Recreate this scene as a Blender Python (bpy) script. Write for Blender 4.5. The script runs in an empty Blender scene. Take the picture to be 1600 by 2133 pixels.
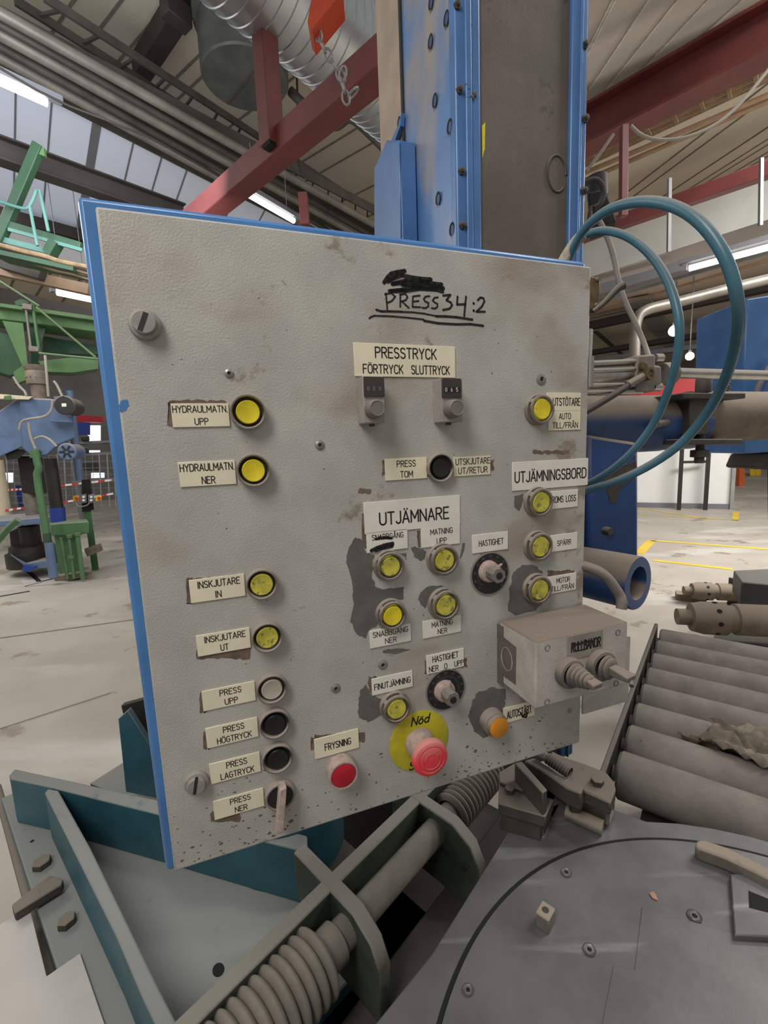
import bpy, math, random
from mathutils import Vector, Matrix
random.seed(7)
scn = bpy.context.scene
col = scn.collection
PI = math.pi

# ------------------------------------------------------------------ camera
F, CX, CY, EYE = 936.0, 800.0, 1066.5, 1.5
RC = Matrix(((0.9992210754969912, 0.03946190926243149, 0.0),
             (-0.00555034385716735, 0.14054111070638942, -0.990059286045276),
             (-0.03906962971034638, 0.9892881046079438, 0.14065066695724696)))
cam_data = bpy.data.cameras.new('camera')
cam_data.sensor_fit = 'VERTICAL'
cam_data.sensor_height = 36.0
cam_data.lens = F / 2133.0 * 36.0
cam_data.clip_start = 0.02
cam_data.clip_end = 300
cam = bpy.data.objects.new('camera', cam_data)
m4 = RC.to_4x4(); m4.translation = (0, 0, EYE)
cam.matrix_world = m4
col.objects.link(cam)
scn.camera = cam

# ------------------------------------------------------------------ light
scn.view_settings.view_transform = 'Standard'
scn.view_settings.look = 'None'
scn.view_settings.gamma = 1.0
scn.view_settings.use_curve_mapping = False
scn.view_settings.exposure = 0.12
w = bpy.data.worlds.new('hall_air'); scn.world = w; w.use_nodes = True
bg = w.node_tree.nodes['Background']
bg.inputs[0].default_value = (1.0, 0.985, 0.965, 1); bg.inputs[1].default_value = 0.30

def area(name, loc, aim, sx, sy, power, colr=(1, 0.975, 0.94)):
    l = bpy.data.lights.new(name, 'AREA'); l.shape = 'RECTANGLE'; l.size = sx; l.size_y = sy
    l.energy = power; l.color = colr
    o = bpy.data.objects.new(name, l); col.objects.link(o)
    d = Vector(aim) - Vector(loc)
    o.location = loc; o.rotation_euler = d.to_track_quat('-Z', 'Y').to_euler()
    return o
area('lamp_row', (-0.75, -0.75, 3.2), (0.0, 0.5, 1.5), 0.6, 1.3, 34)  # unseen key light, hung low and close so the panel dims downward
area('lamp_row', (-5.5, 4.0, 5.0), (-5.5, 4.2, 0), 1.0, 5.0, 155)
area('lamp_row', (6.0, 3.2, 4.4), (6.0, 6.0, 0), 4.0, 1.5, 430)  # unseen lamp, kept out of view and aimed at the right floor
area('lamp_row', (3.2, 1.5, 5.0), (3.2, 2.0, 0), 2.0, 0.5, 60)
area('skylight', (-2.5, 3.0, 3.8), (-6, 8, 5.6), 3.0, 2.0, 130, (0.85, 0.92, 1))  # added light below the roof, brightens the sloped panel from inside

# ------------------------------------------------------------------ pixel to place
def wray(px, py):
    return RC @ Vector((px - CX, CY - py, -F))
O = Vector((0, 0, EYE))
def pz(px, py, z):
    d = wray(px, py); return O + d * ((z - EYE) / d.z)
def pv(px, py, Y):
    d = wray(px, py); return O + d * (Y / d.y)
def pn(px, py, p, n):
    d = wray(px, py); return O + d * ((Vector(p) - O).dot(n) / d.dot(n))
def mpp(p):
    """metres per pixel at a point"""
    c = RC.transposed() @ (Vector(p) - O); return -c.z / F
HA = Vector((-0.706, 0.708, 0)).normalized()
HB = Vector((0.684, 0.730, 0)).normalized()
UP = Vector((0, 0, 1))

# ------------------------------------------------------------------ materials
def lin(c):
    return tuple(((v / 255.0) / 12.92 if v / 255.0 <= 0.04045 else ((v / 255.0 + 0.055) / 1.055) ** 2.4) for v in c)
MATS = {}
def mat(name, rgb, rough=0.6, metal=0.0, var=0.15, vscale=8, bump=0.0, bscale=200, dust=0.0, dustc=(150, 140, 128), dlo=-0.1, dhi=0.6,
        spots=None, sscale=30, sthr=0.62, emit=0, streak=None):
    m = bpy.data.materials.new(name); m.use_nodes = True
    nt = m.node_tree; N = nt.nodes; L = nt.links
    b = N['Principled BSDF']
    c = lin(rgb)
    b.inputs['Roughness'].default_value = rough
    b.inputs['Metallic'].default_value = metal
    if emit:
        b.inputs['Base Color'].default_value = (*c, 1)
        b.inputs['Emission Color'].default_value = (*c, 1)
        b.inputs['Emission Strength'].default_value = emit
        MATS[name] = m; return m
    tc = N.new('ShaderNodeTexCoord')
    def noise(scale, detail=4, rough_=0.6):
        n = N.new('ShaderNodeTexNoise'); n.inputs['Scale'].default_value = scale
        n.inputs['Detail'].default_value = detail; n.inputs['Roughness'].default_value = rough_
        L.new(tc.outputs['Object'], n.inputs['Vector']); return n.outputs['Fac']
    def mixc(fac, a, bb):
        x = N.new('ShaderNodeMix'); x.data_type = 'RGBA'
        if isinstance(fac, float): x.inputs[0].default_value = fac
        else: L.new(fac, x.inputs[0])
        for s, v in ((6, a), (7, bb)):
            if isinstance(v, tuple): x.inputs[s].default_value = (*v, 1)
            else: L.new(v, x.inputs[s])
        return x.outputs[2]
    def ramp(src, lo, hi):
        r = N.new('ShaderNodeMapRange'); r.inputs[1].default_value = lo; r.inputs[2].default_value = hi
        r.interpolation_type = 'SMOOTHSTEP'
        L.new(src, r.inputs[0]); return r.outputs[0]
    n1 = noise(vscale)
    out = mixc(ramp(n1, 0.3, 0.7), tuple(v * (1 - var) for v in c), tuple(min(1, v * (1 + var)) for v in c))
    if streak:
        mp = N.new('ShaderNodeMapping'); mp.inputs['Scale'].default_value = streak[1]
        L.new(tc.outputs['Object'], mp.inputs['Vector'])
        ns = N.new('ShaderNodeTexNoise'); ns.inputs['Scale'].default_value = 1.0; ns.inputs['Detail'].default_value = 5
        L.new(mp.outputs[0], ns.inputs['Vector'])
        out = mixc(ramp(ns.outputs['Fac'], streak[2], streak[2] + 0.14), out, lin(streak[0]))
    if spots:
        out = mixc(ramp(noise(sscale, 6, 0.7), sthr, sthr + 0.06), out, lin(spots))
    if dust > 0:
        g = N.new('ShaderNodeNewGeometry'); sp = N.new('ShaderNodeSeparateXYZ')
        L.new(g.outputs['Normal'], sp.inputs[0])
        mu = N.new('ShaderNodeMath'); mu.operation = 'MULTIPLY'
        L.new(ramp(sp.outputs['Z'], dlo, dhi), mu.inputs[0]); mu.inputs[1].default_value = dust
        ad = N.new('ShaderNodeMath'); ad.operation = 'MULTIPLY'
        L.new(mu.outputs[0], ad.inputs[0]); L.new(ramp(noise(vscale * 2.3), 0.10, 0.40), ad.inputs[1])
        out = mixc(ad.outputs[0], out, lin(dustc))
        rr = N.new('ShaderNodeMapRange'); rr.inputs[3].default_value = rough; rr.inputs[4].default_value = 0.9
        L.new(ad.outputs[0], rr.inputs[0]); L.new(rr.outputs[0], b.inputs['Roughness'])
        if metal:
            mm = N.new('ShaderNodeMapRange'); mm.inputs[3].default_value = metal; mm.inputs[4].default_value = 0.0
            L.new(ad.outputs[0], mm.inputs[0]); L.new(mm.outputs[0], b.inputs['Metallic'])
    L.new(out, b.inputs['Base Color'])
    if bump:
        bn = N.new('ShaderNodeBump'); bn.inputs['Strength'].default_value = bump; bn.inputs['Distance'].default_value = 0.002
        L.new(noise(bscale, 2, 0.5), bn.inputs['Height']); L.new(bn.outputs[0], b.inputs['Normal'])
    MATS[name] = m
    return m

M = MATS
mat('door_paint', (174, 170, 162), 0.5, 0, 0.10, 9, 0.30, 430, spots=(140, 126, 112), sscale=6, sthr=0.58, streak=((150, 138, 126), (3, 3, 5), 0.52))
mat('bare_patch', (98, 95, 91), 0.55, 0, 0.15, 30, 0.2, 300)
mat('glue_stain', (108, 90, 76), 0.8, 0, 0.3, 60)
mat('blue_enamel', (74, 122, 178), 0.28, 0, 0.1, 10, spots=(60, 70, 85), sscale=40, sthr=0.70)
mat('label_cream', (226, 216, 188), 0.45, 0, 0.05, 25, spots=(170, 150, 120), sscale=60, sthr=0.68)
mat('label_white', (222, 216, 204), 0.45, 0, 0.05, 25, spots=(175, 160, 140), sscale=60, sthr=0.68)
mat('ink_black', (28, 25, 24), 0.6, 0, 0.0)
mat('marker_ink', (22, 21, 21), 0.55, 0, 0.1, 80)
mat('chrome', (150, 142, 134), 0.28, 0.9, 0.12, 60, dust=0.85, dustc=(158, 146, 136))
mat('dusty_ring', (138, 128, 118), 0.55, 0.35, 0.15, 60, dust=0.7, dustc=(160, 148, 138))
mat('well_dark', (38, 35, 31), 0.6, 0, 0.2, 60)
mat('cap_yellow', (216, 196, 38), 0.4, 0, 0.12, 60, spots=(150, 140, 40), sscale=120, sthr=0.62)
mat('cap_yellow_worn', (186, 176, 66), 0.45, 0, 0.2, 70, spots=(120, 115, 70), sscale=110, sthr=0.55)
mat('cap_black', (26, 25, 25), 0.35, 0, 0.1, 60)
mat('cap_white', (176, 166, 152), 0.5, 0, 0.1, 60)
mat('cap_red', (178, 24, 40), 0.4, 0, 0.1, 60)
mat('mushroom_red', (226, 54, 66), 0.45, 0, 0.08, 50, dust=0.75, dustc=(200, 150, 140))
mat('cap_orange', (206, 132, 28), 0.4, 0, 0.1, 60)
mat('estop_yellow', (186, 174, 36), 0.5, 0, 0.12, 40, spots=(120, 110, 40), sscale=70, sthr=0.66)
mat('dust_pink', (172, 152, 142), 0.9, 0, 0.18, 120, 0.4, 500)
mat('grey_screw', (150, 146, 140), 0.5, 0.3, 0.12, 60, dust=0.6, dustc=(158, 146, 136))
mat('rivet_metal', (148, 142, 136), 0.4, 0.5, 0.1, 60)
mat('dial_black', (30, 30, 31), 0.4, 0, 0.1, 60)
mat('dial_print', (104, 102, 99), 0.6, 0, 0)
mat('preset_grey', (150, 142, 138), 0.5, 0, 0.1, 50, dust=0.3)
mat('knob_grey', (112, 106, 101), 0.45, 0, 0.1, 60, dust=0.4)
mat('window_smoke', (58, 53, 50), 0.25, 0, 0.15, 60)
mat('digit_white', (225, 222, 215), 0.5, 0, 0)
mat('digit_dull', (150, 143, 135), 0.5, 0, 0)
mat('box_grey', (176, 170, 162), 0.55, 0, 0.12, 30, 0.25, 300, dust=0.97, dustc=(128, 114, 103), spots=(120, 110, 102), sscale=25, sthr=0.66)
mat('sticker_dark', (96, 88, 84), 0.6, 0, 0.15, 60)
mat('plate_dusty_label', (140, 132, 124), 0.6, 0, 0.2, 60)
mat('rubber_dusty', (96, 90, 85), 0.8, 0, 0.15, 60, 0.3, 400, dust=0.9, dustc=(140, 126, 116))
mat('cable_black', (62, 58, 55), 0.7, 0, 0.15, 60, dust=0.7, dustc=(120, 110, 102))
mat('hose_teal', (66, 108, 122), 0.35, 0, 0.1, 20, dlo=0.1, dhi=0.9, dust=0.8, dustc=(150, 142, 128))
mat('hose_fabric', (168, 156, 138), 0.9, 0, 0.2, 90, 0.5, 300)
mat('brass_old', (112, 94, 66), 0.5, 0.5, 0.3, 60)
mat('column_grey', (98, 89, 79), 0.6, 0.15, 0.22, 4, 0.2, 120, spots=(74, 66, 58), sscale=7, sthr=0.60)
mat('column_blue', (84, 126, 178), 0.35, 0, 0.12, 5, 0.1, 60, streak=((158, 146, 132), (2.5, 2.5, 1.3), 0.44))
mat('column_blue_plain', (70, 110, 162), 0.3, 0, 0.12, 8, 0.1, 60, spots=(60, 62, 70), sscale=20, sthr=0.70)
mat('column_beige', (170, 152, 134), 0.6, 0, 0.15, 6)
mat('casting_blue', (40, 70, 118), 0.45, 0, 0.15, 6, 0.15, 60, dlo=0.0, dhi=0.45, dust=0.97, dustc=(150, 134, 116), spots=(50, 42, 40), sscale=4, sthr=0.64)
mat('dusty_steel', (120, 112, 104), 0.55, 0.3, 0.2, 20, dust=0.95, dustc=(156, 142, 126))
mat('bright_steel', (170, 166, 160), 0.25, 0.9, 0.12, 20, dust=0.8, dustc=(150, 136, 120))
mat('dark_iron', (70, 64, 58), 0.6, 0.2, 0.2, 25, 0.3, 200, dust=0.9, dustc=(134, 124, 112))
mat('rust_tube', (112, 98, 84), 0.7, 0.1, 0.2, 15, 0.2, 100, dust=0.8, dustc=(152, 138, 120))
mat('table_steel', (116, 115, 113), 0.45, 0.45, 0.2, 7, 0.06, 150, streak=((150, 150, 150), (3, 26, 1), 0.60), spots=(90, 88, 86), sscale=6, sthr=0.64)
mat('table_side', (70, 68, 64), 0.6, 0.2, 0.2, 15, dust=0.6, dustc=(110, 106, 98))
mat('groove_black', (12, 12, 12), 0.8)
mat('roller_dust', (124, 116, 108), 0.75, 0.1, 0.16, 12, 0.3, 250, spots=(92, 84, 76), sscale=20, sthr=0.66)
mat('rail_dark', (58, 54, 50), 0.6, 0.2, 0.2, 20, dust=0.5)
mat('rag_cloth', (120, 110, 96), 0.9, 0, 0.25, 40, 0.4, 200)
mat('base_teal', (48, 92, 104), 0.5, 0, 0.15, 10, 0.1, 80, dlo=0.1, dhi=0.8, dust=0.97, dustc=(140, 140, 135), spots=(110, 125, 118), sscale=90, sthr=0.72)
mat('beam_green', (62, 72, 58), 0.55, 0, 0.25, 12, 0.2, 120, dlo=-0.1, dhi=0.7, dust=0.97, dustc=(142, 137, 126), spots=(42, 42, 38), sscale=38, sthr=0.58)
mat('bellows_grey', (126, 119, 108), 0.8, 0, 0.12, 20, 0.2, 300)
mat('black_iron', (40, 38, 36), 0.7, 0.1, 0.2, 20, dust=0.5, dustc=(88, 84, 78))  # dark iron, also stands in for shade in gaps and under parts
mat('concrete', (178, 170, 158), 0.5, 0, 0.12, 0.9, 0.1, 20, spots=(150, 138, 122), sscale=2.2, sthr=0.58, streak=((200, 194, 184), (0.5, 1.6, 1), 0.52))
mat('floor_yellow', (222, 190, 70), 0.6, 0, 0.12, 3)
mat('floor_plate', (190, 184, 176), 0.5, 0, 0.08, 3)
mat('roof_tan', (196, 184, 164), 0.8, 0, 0.06, 0.6)
mat('roof_pale', (206, 198, 190), 0.7, 0, 0.10, 0.5)
mat('roof_seam', (120, 110, 96), 0.8)
mat('seam_light', (222, 216, 208), 0.6)
mat('skylight_panel', (226, 232, 248), 0.5, 0, 0.04, 0.5)
mat('white_wall', (232, 231, 228), 0.6, 0, 0.03, 1)
mat('far_wall', (120, 116, 112), 0.8, 0, 0.25, 0.4)
mat('red_oxide', (116, 56, 55), 0.45, 0, 0.15, 3, dust=0.5, dustc=(150, 120, 110))
mat('red_orange', (196, 72, 40), 0.5, 0, 0.1, 3)
mat('fascia_red', (176, 36, 44), 0.5, 0, 0.08, 3)
mat('tray_dark', (72, 66, 60), 0.6, 0.3, 0.25, 3)
mat('pipe_grey', (124, 117, 108), 0.42, 0.35, 0.2, 3)
mat('ladder_grey', (84, 78, 70), 0.6, 0.3, 0.2, 3)
mat('duct_silver', (186, 190, 194), 0.32, 0.75, 0.10, 3)
mat('duct_pale', (192, 192, 188), 0.45, 0.2, 0.06, 2)
mat('fan_grey', (76, 76, 72), 0.6, 0.3, 0.25, 3)
mat('crane_brown', (50, 42, 38), 0.6, 0.1, 0.2, 3)
mat('hall_green', (76, 108, 64), 0.5, 0, 0.15, 3, dust=0.4, dustc=(150, 150, 120))
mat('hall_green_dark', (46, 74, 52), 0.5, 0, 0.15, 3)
mat('mint_green', (84, 126, 116), 0.45, 0, 0.08, 3)
mat('press_blue', (88, 108, 138), 0.5, 0, 0.18, 4, dust=0.7, dustc=(150, 138, 124))
mat('press_navy', (32, 58, 132), 0.45, 0, 0.1, 4)
mat('press_green', (72, 108, 70), 0.45, 0, 0.12, 4, dust=0.5, dustc=(150, 150, 130))
mat('press_black', (44, 40, 37), 0.5, 0.3, 0.2, 6)
mat('copper_pipe', (138, 112, 88), 0.5, 0.2, 0.15, 5)
mat('cable_bundle', (128, 106, 76), 0.7, 0, 0.25, 14)
mat('cable_grey', (150, 140, 128), 0.6, 0, 0.1, 8)
mat('lamp_housing', (120, 120, 124), 0.5, 0.2, 0.05, 3)
mat('lamp_tube', (255, 253, 246), emit=4)
mat('lamp_bulb', (255, 252, 245), emit=14)
mat('daylight_pane', (236, 240, 255), emit=1.3)
mat('vehicle_yellow', (224, 180, 30), 0.5, 0, 0.1, 3)
mat('door_orange', (196, 96, 48), 0.5, 0, 0.1, 3)
mat('silo_cream', (206, 192, 164), 0.6, 0, 0.1, 2)
mat('galvanised', (150, 151, 150), 0.5, 0.4, 0.1, 6)
mat('tape_white', (232, 226, 222), 0.6)
mat('tape_red', (206, 58, 58), 0.6)
mat('crate_dark', (44, 46, 48), 0.5, 0.2, 0.15, 8, dust=0.7, dustc=(120, 116, 108))
mat('copper_chip', (176, 130, 110), 0.6)

# ------------------------------------------------------------------ mesh builder
class MB:
    def __init__(s): s.v = []; s.f = []; s.mi = []; s.cur = 0
    def mat(s, i): s.cur = i; return s
    def add(s, vs, fs):
        n = len(s.v); s.v += [Vector(p) for p in vs]
        for f in fs: s.f.append([i + n for i in f]); s.mi.append(s.cur)
        return s
    def poly(s, pts): return s.add(pts, [list(range(len(pts)))])
    def box(s, c, size, ax=None):
        c = Vector(c); X, Y, Z = ax if ax else (Vector((1, 0, 0)), Vector((0, 1, 0)), UP)
        h = [v / 2 for v in size]
        vs = [c + X * (sx * h[0]) + Y * (sy * h[1]) + Z * (sz * h[2]) for sx in (-1, 1) for sy in (-1, 1) for sz in (-1, 1)]
        return s.add(vs, [(0, 1, 3, 2), (4, 6, 7, 5), (0, 4, 5, 1), (2, 3, 7, 6), (0, 2, 6, 4), (1, 5, 7, 3)])
    def prism(s, pts, d):
        d = Vector(d); n = len(pts); a = [Vector(p) for p in pts]; b = [p + d for p in a]
        nrm = Vector((0, 0, 0))
        for i in range(n): nrm += a[i].cross(a[(i + 1) % n])
        if nrm.dot(d) > 0: a.reverse(); b.reverse()
        return s.add(a + b, [list(range(n)), list(range(2 * n - 1, n - 1, -1))] + [(i, i + n, (i + 1) % n + n, (i + 1) % n) for i in range(n)])
    def lathe(s, prof, o, ax, seg=32, a0=0.0, a1=2 * PI):
        """prof: (radius, distance along axis)"""
        o = Vector(o); ax = Vector(ax).normalized()
        t = Vector((0, 0, 1)) if abs(ax.z) < 0.9 else Vector((1, 0, 0))
        e1 = ax.cross(t).normalized(); e2 = ax.cross(e1)
        full = abs(a1 - a0 - 2 * PI) < 1e-6
        cnt = seg if full else seg + 1
        vs = []; fs = []
        for r, h in prof:
            for k in range(cnt):
                an = a0 + (a1 - a0) * k / seg
                vs.append(o + ax * h + (e1 * math.cos(an) + e2 * math.sin(an)) * r)
        for j in range(len(prof) - 1):
            for k in range(seg):
                k2 = (k + 1) % cnt
                fs.append((j * cnt + k, j * cnt + k2, (j + 1) * cnt + k2, (j + 1) * cnt + k))
        return s.add(vs, fs)
    def cyl(s, a, b, r, seg=24, r2=None):
        a = Vector(a); b = Vector(b); L = (b - a).length
        r2 = r if r2 is None else r2
        return s.lathe([(0, 0), (r, 0), (r2, L), (0, L)], a, b - a, seg)
    def tube(s, pts, r, seg=12, smooth=0):
        P = [Vector(p) for p in pts]
        for _ in range(smooth):
            Q = [P[0]]
            for i in range(len(P) - 1):
                Q += [P[i] * 0.75 + P[i + 1] * 0.25, P[i] * 0.25 + P[i + 1] * 0.75]
            P = Q + [P[-1]]
        n = len(P); vs = []; fs = []
        T = (P[1] - P[0]).normalized()
        e1 = T.cross(UP if abs(T.z) < 0.9 else Vector((1, 0, 0))).normalized()
        for i in range(n):
            t = (P[min(i + 1, n - 1)] - P[max(i - 1, 0)]).normalized()
            e1 = (e1 - t * e1.dot(t)).normalized(); e2 = t.cross(e1)
            rr = r(i / (n - 1)) if callable(r) else r
            for k in range(seg):
                an = 2 * PI * k / seg
                vs.append(P[i] + (e1 * math.cos(an) + e2 * math.sin(an)) * rr)
        for i in range(n - 1):
            for k in range(seg):
                k2 = (k + 1) % seg
                fs.append((i * seg + k, i * seg + k2, (i + 1) * seg + k2, (i + 1) * seg + k))
        fs.append(list(range(seg - 1, -1, -1))); fs.append(list(range((n - 1) * seg, n * seg)))
        return s.add(vs, fs)
    def bar(s, a, b, w, h, up=UP):
        """box beam between two points, w sideways, h upright"""
        a = Vector(a); b = Vector(b); X = (b - a).normalized(); Y = Vector(up).cross(X).normalized(); Z = X.cross(Y)
        return s.box((a + b) / 2, ((b - a).length, w, h), (X, Y, Z))
    def stroke(s, pts, wd, to3, dots=True):
        """flat pen stroke in 2-D, mapped to 3-D by to3"""
        for i, p in enumerate(pts):
            if dots:
                s.poly([to3(p[0] + wd / 2 * math.cos(k * PI / 4), p[1] + wd / 2 * math.sin(k * PI / 4)) for k in range(8)])
            if i:
                q = pts[i - 1]; dx, dy = p[0] - q[0], p[1] - q[1]; L = math.hypot(dx, dy)
                if L < 1e-9: continue
                nx, ny = -dy / L * wd / 2, dx / L * wd / 2
                s.poly([to3(q[0] + nx, q[1] + ny), to3(q[0] - nx, q[1] - ny), to3(p[0] - nx, p[1] - ny), to3(p[0] + nx, p[1] + ny)])
        return s
    def build(s, name, mats, parent=None, bevel=0.0, smooth=35, local=False, label=None):
        if not isinstance(mats, (list, tuple)): mats = [mats]
        off = Vector((0, 0, 0))
        if parent is None and not local:
            n = len(s.v)
            off = Vector((sum(v.x for v in s.v) / n, sum(v.y for v in s.v) / n, min(v.z for v in s.v)))
        elif not local:
            p = parent
            while p: off += p.location; p = p.parent
        me = bpy.data.meshes.new(name)
        me.from_pydata([tuple(v - off) for v in s.v], [], s.f)
        for x in mats: me.materials.append(M[x] if isinstance(x, str) else x)
        if len(mats) > 1: me.polygons.foreach_set('material_index', s.mi)
        if smooth:
            me.shade_smooth(); me.set_sharp_from_angle(angle=math.radians(smooth))
        me.update()
        o = bpy.data.objects.new(name, me); col.objects.link(o)
        if parent: o.parent = parent
        else: o.location = off
        if bevel:
            bv = o.modifiers.new('bevel', 'BEVEL'); bv.width = bevel; bv.segments = 2; bv.limit_method = 'ANGLE'
            bv.angle_limit = math.radians(40)
        if label: o['label'] = label
        return o

def tag(o, label, cat, group=None):
    o['label'] = label; o['category'] = cat
    if group: o['group'] = group
    return o
def thing(name, label, cat, loc=(0, 0, 0), group=None):
    o = bpy.data.objects.new(name, None); o.empty_display_size = 0.05
    col.objects.link(o); o.location = loc
    return tag(o, label, cat, group)
def struct(o): o['kind'] = 'structure'; return o

# ------------------------------------------------------------------ engraved stroke lettering
def arc(cx, cy, rx, ry, a0, a1, n=8):
    return [(cx + rx * math.cos(math.radians(a0 + (a1 - a0) * i / n)), cy + ry * math.sin(math.radians(a0 + (a1 - a0) * i / n))) for i in range(n + 1)]
GL = {
 'A': (.62, [[(0, 0), (.31, 1), (.62, 0)], [(.1, .32), (.52, .32)]]),
 'B': (.55, [[(0, 0), (0, 1), (.3, 1)] + arc(.3, .76, .22, .24, 90, -90) + [(0, .52)], [(.3, .52)] + arc(.3, .26, .25, .26, 90, -90) + [(0, 0)]]),
 'C': (.56, [arc(.3, .7, .28, .3, 25, 180) + arc(.3, .3, .28, .3, 180, 335)]),
 'D': (.58, [[(0, 0), (0, 1), (.25, 1)] + arc(.25, .68, .32, .32, 90, 0) + arc(.25, .32, .32, .32, 0, -90) + [(0, 0)]]),
 'E': (.5, [[(.5, 1), (0, 1), (0, 0), (.5, 0)], [(0, .53), (.42, .53)]]),
 'F': (.5, [[(.5, 1), (0, 1), (0, 0)], [(0, .53), (.42, .53)]]),
 'G': (.58, [arc(.3, .7, .28, .3, 30, 180) + arc(.3, .3, .28, .3, 180, 360) + [(.58, .47), (.34, .47)]]),
 'H': (.56, [[(0, 0), (0, 1)], [(.56, 0), (.56, 1)], [(0, .52), (.56, .52)]]),
 'I': (.04, [[(.02, 0), (.02, 1)]]),
 'J': (.42, [[(.42, 1), (.42, .24)] + arc(.21, .22, .21, .22, 0, -165)]),
 'K': (.56, [[(0, 0), (0, 1)], [(.54, 1), (.0, .38)], [(.18, .58), (.56, 0)]]),
 'L': (.46, [[(0, 1), (0, 0), (.46, 0)]]),
 'M': (.7, [[(0, 0), (0, 1), (.35, .3), (.7, 1), (.7, 0)]]),
 'N': (.58, [[(0, 0), (0, 1), (.58, 0), (.58, 1)]]),
 'O': (.6, [arc(.3, .7, .3, .3, 0, 180) + arc(.3, .3, .3, .3, 180, 360) + [(.6, .7)]]),
 'P': (.54, [[(0, 0), (0, 1), (.28, 1)] + arc(.28, .75, .26, .25, 90, -90) + [(0, .5)]]),
 'R': (.56, [[(0, 0), (0, 1), (.28, 1)] + arc(.28, .75, .26, .25, 90, -90) + [(0, .5)], [(.26, .5), (.56, 0)]]),
 'S': (.54, [arc(.27, .76, .25, .24, 25, 180, 7) + arc(.27, .76, .25, .25, 180, 270, 4)[1:] + arc(.27, .26, .26, .25, 90, 0, 4) + arc(.27, .26, .26, .26, 0, -155, 7)[1:]]),
 'T': (.56, [[(0, 1), (.56, 1)], [(.28, 1), (.28, 0)]]),
 'U': (.58, [[(0, 1), (0, .29)] + arc(.29, .29, .29, .29, 180, 360) + [(.58, 1)]]),
 'Y': (.58, [[(0, 1), (.29, .48), (.58, 1)], [(.29, .48), (.29, 0)]]),
 '.': (.06, [[(.03, 0), (.03, .04)]]), '/': (.46, [[(0, -.08), (.46, 1.05)]]), ' ': (.42, []),
 '0': (.5, [arc(.25, .7, .25, .3, 0, 180) + arc(.25, .3, .25, .3, 180, 360) + [(.5, .7)]]),
 '1': (.3, [[(0, .75), (.22, 1), (.22, 0)]]),
 '2': (.5, [arc(.25, .74, .25, .26, 165, -20) + [(0, 0), (.5, 0)]]),
 '3': (.5, [arc(.24, .76, .24, .24, 150, -90) + arc(.24, .26, .26, .26, 90, -150)]),
 '4': (.5, [[(.38, 0), (.38, 1), (0, .28), (.5, .28)]]),
 '5': (.5, [[(.46, 1), (.06, 1), (.02, .55)] + arc(.24, .32, .26, .32, 120, -150)]),
 '6': (.5, [arc(.26, .3, .24, .3, 0, 360) + [(.5, .3)], arc(.4, .3, .38, .7, 180, 105)]),
 '7': (.5, [[(0, 1), (.5, 1), (.16, 0)]]),
 '8': (.5, [arc(.25, .76, .21, .24, -90, 270, 12), arc(.25, .26, .25, .26, 90, 450, 12)]),
 '9': (.5, [arc(.24, .7, .24, .3, 0, 360), arc(.1, .7, .38, .7, 0, -75)]),
 'o': (.46, [arc(.23, .3, .23, .3, 0, 360, 14)]),
 'd': (.46, [arc(.23, .3, .23, .3, 0, 360, 14), [(.46, 1), (.46, 0)]]),
 't': (.3, [[(.12, .9), (.12, .1), (.22, 0), (.3, .02)], [(0, .62), (.3, .62)]]),
 'p': (.46, [arc(.23, .3, .23, .3, 0, 360, 14), [(0, .6), (0, -.3)]]),
}
def umlaut(base, lo):
    wd, st = GL[base]; y = lo
    return (wd, st + [[(wd * .28, y), (wd * .28, y + .05)], [(wd * .72, y), (wd * .72, y + .05)]])
GL['Ä'] = umlaut('A', 1.14); GL['Ö'] = umlaut('O', 1.16); GL['ö'] = umlaut('o', .78)
GL['Å'] = (GL['A'][0], GL['A'][1] + [arc(.31, 1.2, .09, .09, 0, 360)])
def lettering(mb, text, cx, cy, height, to3, width=None, wt=.13, slant=0.0, gap=.2):
    """letters centred on (cx, cy) in the plane given by to3"""
    tot = sum(GL[c][0] for c in text) + gap * (len(text) - 1)
    sx = height if width is None else width / tot
    x = cx - tot * sx / 2
    for c in text:
        wd, st = GL[c]
        for pl in st:
            mb.stroke([(x + (p[0] + slant * p[1]) * sx, cy + (p[1] - .5) * height) for p in pl], wt * height, to3)
        x += (wd + gap) * sx
    return mb

# ------------------------------------------------------------------ control panel (its own frame: X right, -Y out of the door, Z up)
PD = Vector((0.94247, 0.33432, 0)).normalized()
PIN = Vector((-PD.y, PD.x, 0))                      # into the panel
PO = Vector((-0.2634349, 0.46532012, 1.73890287))   # top left corner of the door face
PW, PH = 0.600, 0.7229
panel = thing('control_cabinet', 'grey machine control panel with yellow push buttons and Swedish labels in a blue steel box', 'control panel')
panel.matrix_world = Matrix(((PD.x, PIN.x, 0, PO.x), (PD.y, PIN.y, 0, PO.y), (0, 0, 1, PO.z), (0, 0, 0, 1)))
def pl(px, py, h=0.0):
    """pixel -> (u, w) on the plane h in front of the door face"""
    q = pn(px, py, PO - PIN * h, PIN) - PO
    return q.dot(PD), q.z
def L3(u, wv, h): return Vector((u, -h, wv))
def prad(px, py, rx, h): return abs(pl(px + rx, py, h)[0] - pl(px - rx, py, h)[0]) / 2
OUT = Vector((0, -1, 0))

# enclosure body (blue), front flange 22 mm behind the door face
fl = -0.024
c = [pl(158, 405, fl), pl(1222, 544, fl), None, pl(345, 1818, fl)]
c[2] = (0.604, -0.722)
mb = MB().prism([L3(u, wv, fl) for u, wv in c], (0, 0.20, 0))
mb.build('enclosure', 'blue_enamel', panel, bevel=0.005, local=True, label='blue steel enclosure')
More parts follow.
